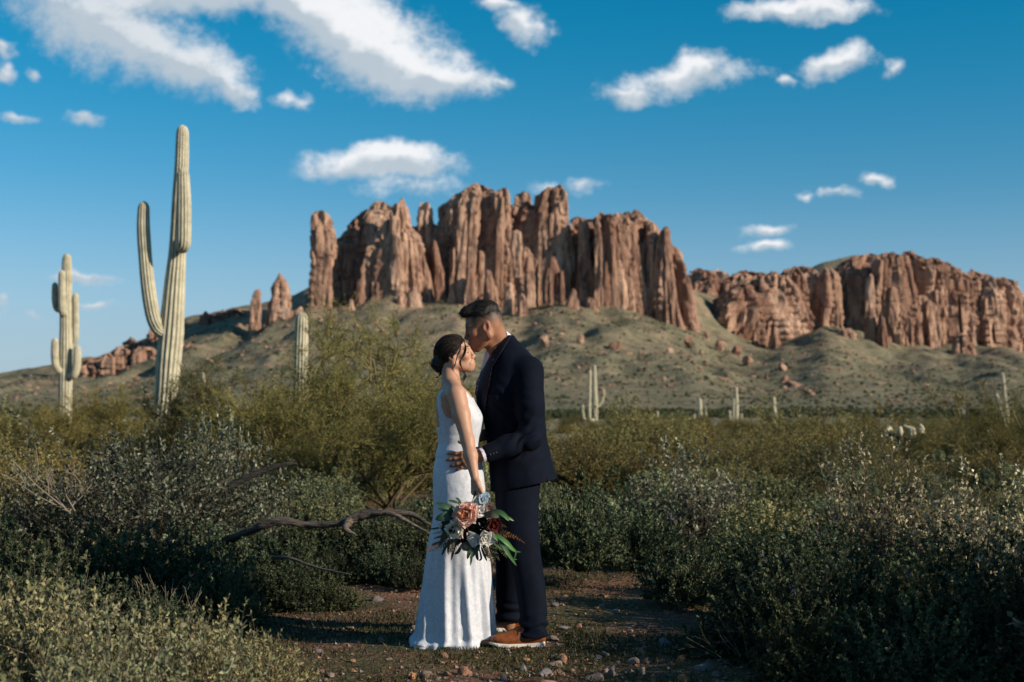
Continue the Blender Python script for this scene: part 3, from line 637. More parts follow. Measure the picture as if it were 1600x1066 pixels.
for D, tr, ar in [(230, [(1094, 676, 6.5), (1094, 650, 6.5), (1093, 622, 5)], [[(1093, 664, 3, 0), (1086, 662, 4, 0), (1085, 647, 4, 0)]]), (260, [(1103, 676, 3.5), (1102.5, 650, 3.5), (1102, 634, 3)], []),
                  (200, [(1150, 676, 5.5), (1151, 640, 5), (1150, 604, 3.5)], [[(1149, 660, 3, 0), (1146, 655, 4, 0), (1146.5, 622, 4, 0)], [(1149, 664, 3, 0), (1142, 660, 3.5, 0), (1140, 641, 3.5, 0)], [(1152, 668, 3, 0), (1157, 662, 3.5, 0), (1159, 646, 3, 0)]]),
                  (170, [(1212, 690, 6), (1210.5, 655, 6), (1208.5, 619, 4.5)], [[(1211, 676, 3, 0), (1206, 672, 4.5, 0), (1204.5, 646, 4, 0)]]), (240, [(1027, 676, 3.5), (1027, 655, 3.5), (1027, 642, 3)], []),
                  (240, [(1508, 676, 4), (1507, 655, 4), (1505, 641, 3)], []), (220, [(1466, 684, 4), (1466, 672, 4), (1466, 668, 3)], []), (200, [(1594, 690, 4), (1593.5, 670, 4), (1593, 661, 3)], []), (260, [(1380, 680, 4), (1380, 668, 4), (1380, 656, 3)], [])]:
    saguaro(D, [(q[0], q[1], q[2] * 1.3) for q in tr], [[(q[0], q[1], q[2] * 1.25, q[3]) for q in A_] for A_ in ar], SL, SG, nz=26, nr=9)
saguaro(110, [(1577, 690, 7.5), (1574, 655, 7.5), (1570, 620, 6.5), (1566, 582, 5)], [[(1576, 676, 4, -.1), (1570, 662, 6, -.2), (1563, 640, 6, -.2), (1556, 614, 4.5, -.2)]], 'leaning two stemmed saguaro above the brush on the far plain', nz=34, nr=11)

# ================================================================== shrubs and trees
M_JOJ = mat_leaf('jojoba_leaf', .18, .5, .4); M_FINE = mat_leaf('small_leaf', .25, .6, .25); M_TWIG = mat_plain('twig_bark', (1, 1, 1), .85, .15, attr=True)
def leaves(base, dirn, L, W, g, col, jit=.25):
    """kite-shaped leaves, one quad each"""
    n = len(base); d = unit(dirn); r = unit(g.normal(size=(n, 3))); s = unit(np.cross(d, r)); nn = np.cross(d, s)
    L = L * g.uniform(.7, 1.25, (n, 1)); W = W * g.uniform(.75, 1.2, (n, 1))
    V = np.stack([base, base + d * L * .45 + s * W + nn * W * .25, base + d * L, base + d * L * .45 - s * W + nn * W * .25], 1)
    c = np.asarray(col); c = c[g.integers(0, len(c), n)] * g.uniform(1 - jit, 1 + jit, (n, 1))
    return V.reshape(-1, 3), np.arange(n * 4).reshape(-1, 4), np.repeat(c, 4, 0)
def sticks(P0, P1, P2, r0, r1):
    """many bent three-sided twigs at once"""
    n = len(P0); out = []
    t = unit(P2 - P0); a = unit(np.cross(t, np.array([.3, .5, .8]))); b = np.cross(t, a)
    rr = (r0, (r0 + r1) / 2, r1)
    for p, r in zip((P0, P1, P2), rr):
        for k in range(3):
            th = k * 2.0944; out.append(p + (np.asarray(r).reshape(-1, 1) if np.ndim(r) else r) * (math.cos(th) * a + math.sin(th) * b))
    V = np.stack(out, 1).reshape(-1, 3); f = []
    for q in (0, 3):
        for k in range(3): f.append((q + k, q + (k + 1) % 3, q + 3 + (k + 1) % 3, q + 3 + k))
    return V, (np.array(f)[None] + np.arange(n)[:, None, None] * 9).reshape(-1, 4)
def bush(seed, rx, ry, h, ntw, nlf, L, W, cols, bark, up=.5, lump=.35, inner=.35, stem=.012, tw=.0025, mat=None, lean=0, bare=.0, low=-.05, tl=.4, along=1.):
    """dome of twigs carrying leaves; returns (leaf mesh, stem mesh)"""
    g = np.random.default_rng(seed)
    nc = 46; dc = unit(g.normal(size=(nc, 3))); dc[:, 2] = np.abs(dc[:, 2]) + low; dc = unit(dc)
    rc = (.66 + .36 * g.random(nc)) * (1 + lump * .6 * g.normal(size=nc)).clip(.65, 1.3); which = g.integers(0, nc, ntw)
    d = unit(dc[which] * rc[which][:, None] + g.normal(size=(ntw, 3)) * .17)
    rr = rc[which] * (1 - (1 - inner) * g.random(ntw) ** 2.2 * .8) + .05 * g.normal(size=ntw)
    tip = d * rr[:, None] * np.array([rx, ry, h]); tip[:, 2] = np.maximum(tip[:, 2], .04); tip[:, 0] += lean * tip[:, 2]
    grow = unit(d * np.array([rx, ry, h]) + np.array([0, 0, up * h]) + g.normal(size=(ntw, 3)) * .25 * h)
    st = tip - grow * (h * tl) * g.uniform(.6, 1.2, (ntw, 1)); st[:, 2] = np.maximum(st[:, 2], .02)
    md = (st + tip) / 2 + g.normal(size=(ntw, 3)) * .03 * h
    sv, sf = sticks(st, md, tip, tw * 1.3, tw * .6)
    has = g.random(ntw) >= bare; src = np.nonzero(has)[0][g.integers(0, has.sum(), nlf)]
    t = (1 - along * g.random(nlf) ** 1.4)[:, None]
    pos = st[src] * (1 - t) ** 2 + 2 * md[src] * t * (1 - t) + tip[src] * t ** 2
    lv, lf, lc = leaves(pos, grow[src] * .7 + g.normal(size=(nlf, 3)) * .85 + np.array([0, 0, up * .6]), L, W, g, cols, .15)
    lc = lc * np.repeat(g.uniform(.62, 1.4, (ntw, 1))[src] * g.uniform(.8, 1.2, (nc, 1))[which[src]], 4, 0)
    # main stems out of the root crown
    ns = 26; pick = g.integers(0, ntw, ns); b0 = g.normal(size=(ns, 3)) * np.array([rx * .08, ry * .08, 0]); b0[:, 2] = -.03
    b2 = st[pick]; b1 = (b0 + b2) / 2 + np.array([0, 0, .12 * h]) + g.normal(size=(ns, 3)) * .05 * h
    s2, f2 = sticks(b0, b1, b2, stem, stem * .4)
    ns2 = ntw // 3; pk = g.integers(0, ntw, ns2); a0 = b2[g.integers(0, ns, ns2)] * .6 + st[pk] * .15; a2 = st[pk]
    s3, f3 = sticks(a0, (a0 + a2) / 2 + g.normal(size=(ns2, 3)) * .04 * h, a2, stem * .4, tw)
    V, Q = merge([(sv, sf), (s2, f2), (s3, f3)]); bc = np.asarray(bark) * .62 * g.uniform(.6, 1.3, (len(V), 1))
    return mk_mesh('foliage', lv, lf, mat or M_FINE, smooth=False, col=lc), mk_mesh('stems', V, Q, M_TWIG, col=bc)
def mk_plant(name, meshes, loc, label, cat='shrub', group=None, rz=0, sc=1):
    e = empty(name, loc, rz, sc); tag(e, label, cat, group)
    obj('foliage', meshes[0], e); obj('stems', meshes[1], e)
    return e
def at(px, Y, dz=0.):
    x = (px - 800) / F * Y; return (x, Y, float(gz(x, Y)) + dz if Y < 46 else float(tz(x, Y)))
JC = [(.075, .080, .040), (.095, .095, .055), (.055, .062, .030), (.13, .12, .075), (.040, .047, .022)]
JB = (.13, .105, .085)
SC_ = [(0.1723, 0.1908, 0.0925), (0.1266, 0.1517, 0.0657), (0.23, 0.23, 0.1191), (0.1953, 0.184, 0.0863)]
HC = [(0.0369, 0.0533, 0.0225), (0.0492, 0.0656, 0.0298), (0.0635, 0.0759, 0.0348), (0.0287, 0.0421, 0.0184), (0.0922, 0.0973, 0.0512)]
CC = [(0.2043, 0.1761, 0.0633), (0.1643, 0.146, 0.0515), (0.1332, 0.1219, 0.0447), (0.2553, 0.208, 0.0749)]
# hero jojoba behind the dead log
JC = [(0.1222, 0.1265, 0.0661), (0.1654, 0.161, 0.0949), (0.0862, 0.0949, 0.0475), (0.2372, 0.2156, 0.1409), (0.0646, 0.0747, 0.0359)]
JC_SUNLIT = [(0.2317, 0.2216, 0.133), (0.3123, 0.2861, 0.1854), (0.1511, 0.1531, 0.0826), (0.403, 0.3627, 0.2458), (0.1108, 0.1169, 0.0605)]  # same jojoba leaves, paled so their sunlit look is in the colour
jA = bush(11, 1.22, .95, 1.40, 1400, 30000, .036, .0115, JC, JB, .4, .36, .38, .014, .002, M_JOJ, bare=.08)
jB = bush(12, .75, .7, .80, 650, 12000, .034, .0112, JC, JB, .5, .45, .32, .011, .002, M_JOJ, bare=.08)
jC = bush(13, .85, .7, .88, 750, 13000, .035, .0112, JC_SUNLIT, (.16, .12, .09), .6, .42, .32, .011, .0022, M_JOJ, bare=.12)
bA = bush(21, .5, .5, .50, 600, 15000, .022, .0078, SC_, (.12, .10, .075), .4, .16, .5, .007, .0013, along=.6)
bB = bush(22, .45, .42, .44, 600, 13000, .021, .0076, SC_, (.12, .10, .075), .5, .2, .5, .007, .0013, along=.6)
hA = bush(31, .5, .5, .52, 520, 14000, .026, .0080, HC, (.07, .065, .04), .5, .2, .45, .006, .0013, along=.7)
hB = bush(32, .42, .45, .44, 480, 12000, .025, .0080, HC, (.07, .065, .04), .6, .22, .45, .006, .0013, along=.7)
cA = bush(41, 1.25, 1.2, 1.25, 1500, 34000, .032, .0095, CC, (.10, .085, .045), .3, .3, .4, .018, .0024, along=.75)
cB = bush(42, 1.5, 1.3, 1.02, 1400, 34000, .032, .0095, CC, (.10, .085, .045), .35, .35, .4, .018, .0024, along=.75)
sA = bush(51, .55, .5, .46, 800, 12000, .024, .0060, [(.175, .178, .086), (.22, .21, .110), (.13, .14, .065), (.225, .195, .12)], (.17, .135, .09), .9, .4, .2, .006, .0014, along=.85)
LM = [('the tall forked saguaro', 262, 30), ('the saguaro crowded with short arms', 102, 45), ('the pale saguaro', 469, 26), ('the wide palo verde', 505, 19.5), ('the golden palo verde', 1560, 23), ('the groom', 810, 7.8), ('the bride', 712, 7.6), ('the large dark jojoba', 232, 10.9), ('the dead log', 520, 9.4),
      ('the pale sunlit jojoba', 1375, 10.3), ('the olive jojoba with the sunlit top', 1075, 13.0), ('the cholla', 1420, 28), ('the feathery dark green shrub', 1068, 9.0), ('the rounded green shrub', 905, 10.1), ('the twin stemmed saguaro', 929, 60), ('the leaning saguaro', 1572, 55), ('the sunlit jojoba', 1590, 9.4)]
def whereabouts(px, Y):
    x = (px - 800) / F * Y; q = [(math.hypot(x - (a - 800) / F * b, (Y - b) * .7), n, b) for n, a, b in LM]; d, n, b = min(q)
    return ('close beside ' if d < .9 else 'just behind ' if d < 2.2 and Y > b else 'just in front of ' if d < 2.2 else 'well behind ' if Y > b else 'well in front of ') + n
def size_word(sc): s = sc if not hasattr(sc, '__len__') else sc[0]; return 'small ' if s < .85 else 'large ' if s > 1.15 else ''
def put(proto, px, Y, label, group=None, rz=0., sc=1., name='shrub', dz=0., cat='shrub'):
    return mk_plant(name, proto, at(px, Y, dz), label, cat, group, rz, sc)
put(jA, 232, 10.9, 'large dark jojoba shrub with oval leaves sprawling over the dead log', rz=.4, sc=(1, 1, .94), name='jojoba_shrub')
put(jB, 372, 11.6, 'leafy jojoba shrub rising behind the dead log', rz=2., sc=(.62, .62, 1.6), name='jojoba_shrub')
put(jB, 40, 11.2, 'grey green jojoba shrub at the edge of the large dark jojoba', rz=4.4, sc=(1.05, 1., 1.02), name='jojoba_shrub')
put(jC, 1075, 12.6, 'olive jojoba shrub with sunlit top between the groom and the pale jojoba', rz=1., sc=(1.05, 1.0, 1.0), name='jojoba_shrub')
put(jC, 1375, 10.3, 'pale sunlit jojoba shrub with a tangle of bare lower twigs', rz=.3, sc=(1.0, 1., 1.04), name='jojoba_shrub')
put(jC, 1590, 9.4, 'sunlit jojoba shrub beside the pale sunlit jojoba', rz=2.2, sc=(.9, 1., .92), name='jojoba_shrub')
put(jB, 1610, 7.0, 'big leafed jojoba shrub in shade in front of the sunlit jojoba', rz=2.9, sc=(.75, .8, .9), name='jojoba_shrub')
put(hA, 905, 10.1, 'rounded green shrub with bare forked stem behind the groom', rz=.7, sc=(.92, .9, 1.16), name='green_shrub', dz=.14)
put(hB, 1068, 9.0, 'feathery dark green shrub at the edge of the stony clearing', rz=.2, sc=(.82, .8, .86), name='green_shrub', dz=.03)
put(hA, 985, 11.2, 'shadowed green shrub behind the feathery dark green shrub', rz=2.2, sc=(1.1, 1., 1.1), name='green_shrub')
FG = 'sage shrubs in the sunlit corner of the clearing'; FL = 'soft sage shrub of upright leafy shoots in the sunny corner of the clearing'
for px, Y, rz, sc in [(60, 4.9, .3, 1.), (230, 5.1, 1.9, 1.05), (360, 5.5, 3.1, .9), (-60, 5.6, 2.2, 1.25), (150, 5.7, 4., 1.1), (300, 6.0, 5.1, .88), (40, 6.4, .8, 1.1), (400, 6.2, 2.6, .62), (-90, 4.6, 5., 1.1)]:
    put(sA, px, Y, FL, FG, rz, sc, 'sage_shrub')
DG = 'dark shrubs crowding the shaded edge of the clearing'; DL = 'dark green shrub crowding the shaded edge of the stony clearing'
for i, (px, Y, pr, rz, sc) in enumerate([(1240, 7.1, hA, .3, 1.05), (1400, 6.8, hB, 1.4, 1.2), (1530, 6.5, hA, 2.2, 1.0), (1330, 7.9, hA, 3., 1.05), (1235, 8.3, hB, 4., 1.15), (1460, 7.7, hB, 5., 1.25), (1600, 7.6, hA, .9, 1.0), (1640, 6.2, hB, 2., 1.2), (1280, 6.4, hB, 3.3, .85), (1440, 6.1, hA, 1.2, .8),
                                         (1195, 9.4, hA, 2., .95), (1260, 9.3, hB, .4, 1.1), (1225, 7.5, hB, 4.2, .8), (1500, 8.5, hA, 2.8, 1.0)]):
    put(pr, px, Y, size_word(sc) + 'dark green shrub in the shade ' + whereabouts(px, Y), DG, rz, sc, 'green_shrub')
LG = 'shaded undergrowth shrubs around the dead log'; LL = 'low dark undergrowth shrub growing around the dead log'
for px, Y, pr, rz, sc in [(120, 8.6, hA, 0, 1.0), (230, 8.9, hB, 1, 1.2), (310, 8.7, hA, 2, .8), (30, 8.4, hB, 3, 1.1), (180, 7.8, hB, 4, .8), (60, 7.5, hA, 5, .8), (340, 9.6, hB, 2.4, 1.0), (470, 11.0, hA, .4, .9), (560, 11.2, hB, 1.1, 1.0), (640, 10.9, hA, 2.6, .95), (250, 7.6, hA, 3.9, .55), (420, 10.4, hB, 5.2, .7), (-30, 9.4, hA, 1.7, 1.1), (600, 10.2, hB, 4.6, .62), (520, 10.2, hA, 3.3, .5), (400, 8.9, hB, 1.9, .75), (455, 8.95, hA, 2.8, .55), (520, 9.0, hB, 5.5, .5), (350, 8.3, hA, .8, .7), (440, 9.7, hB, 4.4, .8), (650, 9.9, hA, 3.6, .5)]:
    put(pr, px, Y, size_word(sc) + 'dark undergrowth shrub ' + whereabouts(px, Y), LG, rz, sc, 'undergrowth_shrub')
# grey-green bursage filling the middle ground
BG = 'bursage shrubs across the middle ground'; BL = 'low grey green bursage shrub in the scrub behind the couple'
g = np.random.default_rng(77); placed = []
for _ in range(5000):
    if len(placed) > 140: break
    Y = 10.6 + 17 * g.random() ** 1.15; px = g.uniform(-40, 1640)
    if Y < 11.6 and 660 < px < 880: continue
    x = (px - 800) / F * Y; sc = g.uniform(.75, 1.4)
    if any((x - a) ** 2 + (Y - b) ** 2 < (.52 * (sc + c)) ** 2 for a, b, c in placed): continue
    placed.append((x, Y, sc)); kk = g.integers(0, 5); put((bA, bB, bA, bB, hB)[kk], px, Y, size_word(sc) + ('green leafy' if kk == 4 else 'grey green') + ' bursage shrub ' + whereabouts(px, Y), BG, g.uniform(0, 6.28), sc, 'bursage_shrub')
# creosote and mesquite thicket
CG = 'creosote bushes in the thicket behind the scrub'; CL_ = 'olive brown creosote bush in the hazy thicket behind the scrub'
g = np.random.default_rng(78)
lst = [(930, 19, 1.0), (905, 24, 1.1), (1000, 26, 1.15), (1080, 24, 1.1), (1150, 21, .95), (1220, 26, 1.2), (1290, 23, 1.15), (1340, 30, 1.3), (1400, 20, .8), (1480, 24, .95), (1540, 20, 1.0), (1600, 21, 1.15), (1650, 24, 1.2), (1180, 30, 1.3), (1040, 33, 1.3), (1440, 30, 1.1), (960, 34, 1.35), (1260, 34, 1.4), (1520, 30, 1.3), (880, 30, 1.2), (1120, 17.5, .72), (1250, 18, .75), (1330, 19, .85), (1490, 17, .68), (1580, 26, 1.3),
       (20, 17, .9), (60, 21, 1.15), (-30, 24, 1.3), (130, 19, .95), (150, 26, 1.25), (200, 21, 1.05), (300, 24, 1.1), (340, 28, 1.2), (40, 29, 1.2), (230, 30, 1.2), (400, 26, 1.0), (560, 26, 1.0), (650, 22, .85), (700, 27, 1.0), (760, 24, .9), (820, 26, 1.0), (120, 15.5, .7), (20, 14.5, .75)]
for k, (px, Y, sc) in enumerate(lst): put((cA, cB)[k % 2], px, Y, size_word(sc) + ('rounded' if k % 2 == 0 else 'spreading') + ' olive creosote bush ' + whereabouts(px, Y), CG, g.uniform(0, 6.28), (sc, sc, sc * (g.uniform(.86, .96) if k % 5 == 2 else g.uniform(.5, .72))), 'creosote_bush')
FGp = 'bushes dotting the far plain'; FLb = 'small olive bush dotting the far plain below the slopes'
for k in range(190):
    Y = 36 + 190 * g.random() ** 1.5; px = g.uniform(-40, 1640); put((cA, cB)[k % 2], px, Y, FLb, FGp, g.uniform(0, 6.28), g.uniform(.5, .95), 'plain_bush')
# palo verde: branching tree of green-yellow twigs
def grow_tree(seed, limbs, h, spread, levels, nch, twl, tcol, lcol, nleaf, base_r, L=.014, W=.003, droop=.0):
    g = np.random.default_rng(seed); thick = []; cur = []
    for i in range(limbs):
        a = i / limbs * 6.28 + g.uniform(-.3, .3); e = g.uniform(.5, 1.15)
        d = np.array([math.cos(a) * math.cos(e) * spread, math.sin(a) * math.cos(e) * spread, math.sin(e)]); cur.append((np.array([g.normal() * .06, g.normal() * .06, -.05]), d, h * g.uniform(.38, .55), base_r))
    segs = []
    for lv in range(levels):
        nx = []
        for p, d, L_, r in cur:
            k = g.normal(size=3) * .25 * L_; p2 = p + d * L_; m = (p + p2) / 2 + k * .45
            segs.append((p, m, p2, r, r * .55, lv))
            for _ in range(nch[lv]):
                t = g.uniform(.35, 1.0); q = p * (1 - t) ** 2 + 2 * m * t * (1 - t) + p2 * t * t
                d2 = unit(d + g.normal(size=3) * (.62 + .1 * lv) + np.array([0, 0, .12 - droop * lv])); nx.append((q, d2, L_ * g.uniform(.42, .7), r * .5))
        cur = nx
    P0, P1, P2 = (np.array([s[i] for s in segs]) for i in range(3)); r0 = np.maximum(np.array([s[3] for s in segs]), .0022); r1 = np.maximum(np.array([s[4] for s in segs]), .0014); lv = np.array([s[5] for s in segs])
    for A in (P0, P1, P2): A[:, 2] = np.maximum(A[:, 2], -.05 + .06 * (lv > 0))
    V, Q = sticks(P0, P1, P2, r0, r1)
    # fine twigs and tiny leaves on the outer branches
    outer = np.nonzero(lv >= levels - 2)[0]; src = outer[g.integers(0, len(outer), twl)]; t = g.random((twl, 1))
    a0 = P0[src] * (1 - t) + P2[src] * t; dd = unit(unit(P2[src] - P0[src]) + g.normal(size=(twl, 3)) * .6 + [0, 0, .15]); Lt = g.uniform(.10, .30, (twl, 1)); a2 = a0 + dd * Lt
    a2[:, 2] = np.maximum(a2[:, 2], .03)
    tv, tq = sticks(a0, (a0 + a2) / 2 + g.normal(size=(twl, 3)) * .015, a2, .0022, .0012)
    s2 = g.integers(0, twl, nleaf); t = g.random((nleaf, 1)); pos = a0[s2] * (1 - t) + a2[s2] * t
    lv_, lf, lc = leaves(pos, dd[s2] + g.normal(size=(nleaf, 3)) * .7, L, W, g, lcol, .3)
    bc = np.array(tcol)[np.minimum(lv, len(tcol) - 1)]; bc = np.repeat(bc, 9, 0) * g.uniform(.7, 1.25, (len(V), 1))
    tc_ = np.tile(np.array(tcol[-1]), (len(tv), 1)) * np.repeat(g.uniform(.6, 1.3, (twl, 1)), 9, 0)
    V2, Q2 = merge([(V, Q)]); 
    crownV = np.concatenate([tv, lv_]); crownQ = np.concatenate([tq, lf + len(tv)])
    return mk_mesh('crown', crownV, crownQ, M_FINE, smooth=False, col=np.concatenate([tc_, lc])), mk_mesh('trunk', V2, Q2, M_TWIG, col=bc)
PVc = [(0.2054, 0.1847, 0.0515), (0.17, 0.1617, 0.0461), (0.1417, 0.1416, 0.0433), (0.2408, 0.2079, 0.0609)]
pv = grow_tree(61, 9, 3.0, 1.25, 4, (5, 5, 4, 0), 6500, [(.10, .075, .045), (.15, .12, .05), (.19, .155, .06), (.13, .115, .04)], PVc, 52000, .036, .026, .0060)
pv2 = grow_tree(62, 8, 2.7, 1.2, 4, (5, 5, 4, 0), 5800, [(.10, .075, .045), (.15, .12, .05), (.19, .155, .06), (.13, .115, .04)], PVc, 46000, .032, .026, .0060)
def tree(me, loc, label, rz=0, sc=1, group=None):
    e = empty('palo_verde_tree', loc, rz, sc); tag(e, label, 'tree', group); obj('crown', me[0], e); obj('trunk', me[1], e); return e
tree(pv, at(505, 19.5), 'wide twiggy yellow green palo verde tree in front of the pale saguaro', .6, (1.12, 1.0, 1.10))
tree(pv2, at(375, 21.5), 'smaller palo verde tree beside the tall forked saguaro', 2.2, (.82, .9, .98))
tree(pv2, at(610, 17.5), 'low palo verde tree reaching towards the bride from behind', 4.1, (.75, .8, .8))
tree(pv, at(1560, 23), 'golden palo verde tree below the leaning two stemmed saguaro', 1.3, (.8, .8, .68))
tree(pv2, at(150, 24), 'palo verde tree below the saguaro crowded with short arms', 3.3, (1., 1., .8))
# trees just out of frame on the sunny side throw the dappled shade over the clearing
OG = 'palo verde trees beside the clearing'; OL = 'palo verde tree standing beside the clearing on its sunny side'
for x, y, rz, sc in [(3.7, 6.0, 0., .66), (3.5, 5.0, 1.5, .62), (4.9, 5.6, 2.6, .8), (5.4, 7.2, 4., .8), (4.6, 4.4, .6, .75)]:
    tree((pv, pv2)[int(x * 10) % 2], (x, y, float(gz(x, y))), OL, rz, sc, OG)
for x, y, rz, sc in [(2.95, 5.7, .3, 1.15), (3.3, 6.9, 2., 1.1), (4.0, 6.6, 1., 1.5)]:
    mk_plant('jojoba_shrub', jB, (x, y, float(gz(x, y))), 'jojoba shrub standing beside the clearing on its sunny side', 'shrub', 'jojoba shrubs beside the clearing', rz, sc)
# cholla with pale fuzzy tips
def cholla(px, Y, seed):
    g = np.random.default_rng(seed); e = empty('cholla', at(px, Y)); tag(e, 'pale tipped cholla cactus at the edge of the thicket', 'cactus')
    mt_, md_ = mat_plain('cholla_pale', (.42, .38, .27), .8, .2), mat_plain('cholla_dark', (.05, .045, .03), .9, .1)
    parts = [tube([(0, 0, -.1), (.02, 0, .35), (0, .03, .6)], [.07, .06, .05], 8)]
    for k in range(6): a = k * 1.05; parts.append(tube([(0, 0, .45), (.25 * math.cos(a), .25 * math.sin(a), .6), (.4 * math.cos(a), .4 * math.sin(a), .72)], [.04, .035, .03], 6))
    obj('trunk', mk_mesh('trunk', *merge(parts), md_), e)
    for k in range(9):
        a = g.uniform(0, 6.28); r = g.uniform(.1, .45); b = np.array([r * math.cos(a), r * math.sin(a), g.uniform(.62, .74)]); v, q = tube(spline([b, b + [g.normal() * .03, 0, .1], b + [g.normal() * .06, 0, .2]], 7), [.035, .055, .06, .06, .055, .04, .01], 8); obj('joint', mk_mesh('joint', v, q, mt_), e)
cholla(1420, 28, 1)
# ================================================================== dead log and dry sticks
def mat_log():
    m, t, b = new_mat('weathered_wood')
    c0 = t.a('ShaderNodeVertexColor', layer_name='Col').outputs[0]; co = t.a('ShaderNodeTexCoord').outputs['Object']
    n = t.noise(t.vm('MULTIPLY', co, (3, 12, 22)), 3.2, 6, .7, .4); k = t.ss(n, .3, .7, .3, 1.35)
    t.set(b, 'Base Color', t.mix(1., c0, t.a('ShaderNodeCombineColor', {0: k, 1: k, 2: k}).outputs[0], 'MULTIPLY')); b.inputs['Roughness'].default_value = .9
    t.set(b, 'Normal', t.a('ShaderNodeBump', {'Strength': 1., 'Distance': .02, 'Height': n}).outputs[0]); return m
M_LOG = mat_log()
def limb(ctrl, rad, n, seed, m=16):
    C = spline(ctrl, n); r = np.interp(np.linspace(0, 1, n), np.linspace(0, 1, len(rad)), rad)
    V, Q = tube(C, r, m); ax = np.repeat(C, m, 0); d = V - ax; th = np.tile(np.arange(m) / m * 6.283, n); s = np.repeat(np.linspace(0, 1, n), m)
    tw = th + s * 7
    k = 1 + .55 * fbm(np.cos(tw) * 1.6 + seed, np.sin(tw) * 1.6, s * 9, seed, 3) + .22 * vnoise(np.cos(tw) * 5, np.sin(tw) * 5, s * 5, seed + 1)
    return ax + d * k[:, None], Q
Yl = 9.4
log = empty('dead_log', (P(400, 0, Yl)[0], Yl, .3)); tag(log, 'crooked weathered grey dead log stretching low behind the bride', 'log')
def logpart(name, ctrl, rad, n, seed, col):
    V, Q = limb(ctrl, rad, n, seed); obj(name, mk_mesh(name, V - np.array(log.location), Q, M_LOG, col=np.tile(col, (len(V), 1))), log)
logpart('trunk', [P(300, 872, 9.8), P(350, 846, 9.6), P(400, 826, 9.45), P(440, 814, 9.4), P(480, 820, 9.4), P(530, 818, 9.35), P(565, 806, 9.35), P(600, 801, 9.3), P(640, 803, 9.3), P(668, 818, 9.25), P(688, 830, 9.2)], [.028, .028, .024, .027, .021, .022, .034, .019, .017, .010, .005], 130, 3, (.085, .068, .056))
logpart('branch', [P(548, 812, 9.35), P(540, 826, 9.28), P(556, 836, 9.25)], [.03, .022, .006], 20, 5, (.14, .11, .085))
logpart('branch', [P(600, 801, 9.3), P(620, 806, 9.26), P(650, 822, 9.24), P(676, 836, 9.2)], [.014, .013, .009, .003], 30, 15, (.15, .12, .10))
logpart('branch', [P(360, 760, 9.9), P(395, 742, 9.9), P(430, 729, 9.9), P(462, 724, 9.9)], [.022, .02, .018, .008], 30, 7, (.035, .03, .026))
logpart('branch', [P(400, 872, 9.2), P(450, 872, 8.9), P(500, 888, 8.8), P(550, 898, 8.7)], [.010, .009, .007, .003], 30, 11, (.10, .085, .07))
# bare twigs standing out of the near sage and the hero jojoba
def dry(name, root, n, seed, spread, h, col, label, r=.006):
    g = np.random.default_rng(seed); e = empty(name, root); tag(e, label, 'shrub')
    segs = [[], [], [], [], []]
    for i in range(n):
        a = g.uniform(0, 6.28); p = g.normal(size=3) * .03; p[2] = -.03; d = unit([math.cos(a) * spread, math.sin(a) * spread, g.uniform(.5, 1.2)]); L_ = h * g.uniform(.6, 1.1)
        st = [(p, d, L_, r)]
        for lv in range(3):
            nx = []
            for p, d, L_, r_ in st:
                p2 = p + d * L_; m = (p + p2) / 2 + g.normal(size=3) * .06 * L_
                for q, v in zip(segs, (p, m, p2, r_, r_ * .5)): q.append(v)
                for _ in range(3): t = g.uniform(.3, .95); nx.append((p * (1 - t) + p2 * t, unit(d + g.normal(size=3) * .6), L_ * g.uniform(.35, .6), r_ * .55))
            st = nx
    V, Q = sticks(*(np.array(s) for s in segs)); o = obj('twigs', mk_mesh('twigs', V, Q, M_TWIG, col=np.tile(col, (len(V), 1)) * g.uniform(.7, 1.2, (len(V), 1))), e); return e
dry('dry_shrub', at(135, 5.3), 9, 1, .55, .42, (.20, .155, .105), 'bare tan twigs of a dry shrub among the sunny sage', .005)
dry('dry_shrub', at(265, 7.9), 10, 2, .7, .42, (.17, .14, .10), 'bare grey twigs of a dry shrub below the large dark jojoba', .004)
dry('dry_shrub', at(110, 10.2, .55), 7, 3, .9, .5, (.21, .175, .14), 'leafless pale branches poking from the side of the large jojoba', .007)
dry('dry_shrub', at(1190, 6.75), 8, 4, 1.2, .32, (.10, .085, .065), 'thin bare sticks at the shaded edge of the stony clearing', .003)
dry('dry_shrub', at(1470, 9.6), 12, 5, .8, .42, (.19, .15, .115), 'bare brown twigs tangled under the pale sunlit jojoba', .005)
dry('dry_shrub', at(1065, 8.75), 7, 6, .6, .14, (.20, .155, .10), 'bare stems at the foot of the feathery shrub', .004)
dry('dry_shrub', at(890, 9.9), 9, 7, .7, .16, (.05, .04, .03), 'dark bare stems at the foot of the rounded shrub', .005)
# lupin spikes
M_LUP = mat_plain('lupin_flower', (.10, .085, .19), .6, .2); M_STALK = mat_plain('stalk', (.05, .08, .03), .7, .2)
for i, (px, py, Y) in enumerate([(1419, 893, 6.9), (1239, 917, 6.9), (1191, 868, 8.3), (1230, 872, 8.0), (888, 770, 12.0), (922, 792, 11.6), (1048, 806, 11.4)]):
    p = P(px, py, Y); zb = float(gz(p[0], p[1])); e = empty('lupin', (p[0], p[1], zb)); tag(e, 'small violet lupin flower spike among the green shrubs', 'flower', 'lupins in flower')
    hh = p[2] - zb; obj('stalk', mk_mesh('stalk', *tube([(0, 0, -.02), (.01, 0, hh * .5), (0, 0, hh)], [.003, .0025, .002], 5), M_STALK), e)
    bv, bf = blob(0, i); V = []; Fc = []
    for k in range(22): a = k * 2.4; zz = hh - .03 + .05 * k / 22; r = .008 * (1.15 - k / 22); V.append(bv * .0055 + np.array([r * math.cos(a), r * math.sin(a), zz])); Fc.append(bf + len(bv) * k)
    obj('petals', mk_mesh('petals', np.concatenate(V), np.concatenate(Fc), M_LUP), e)
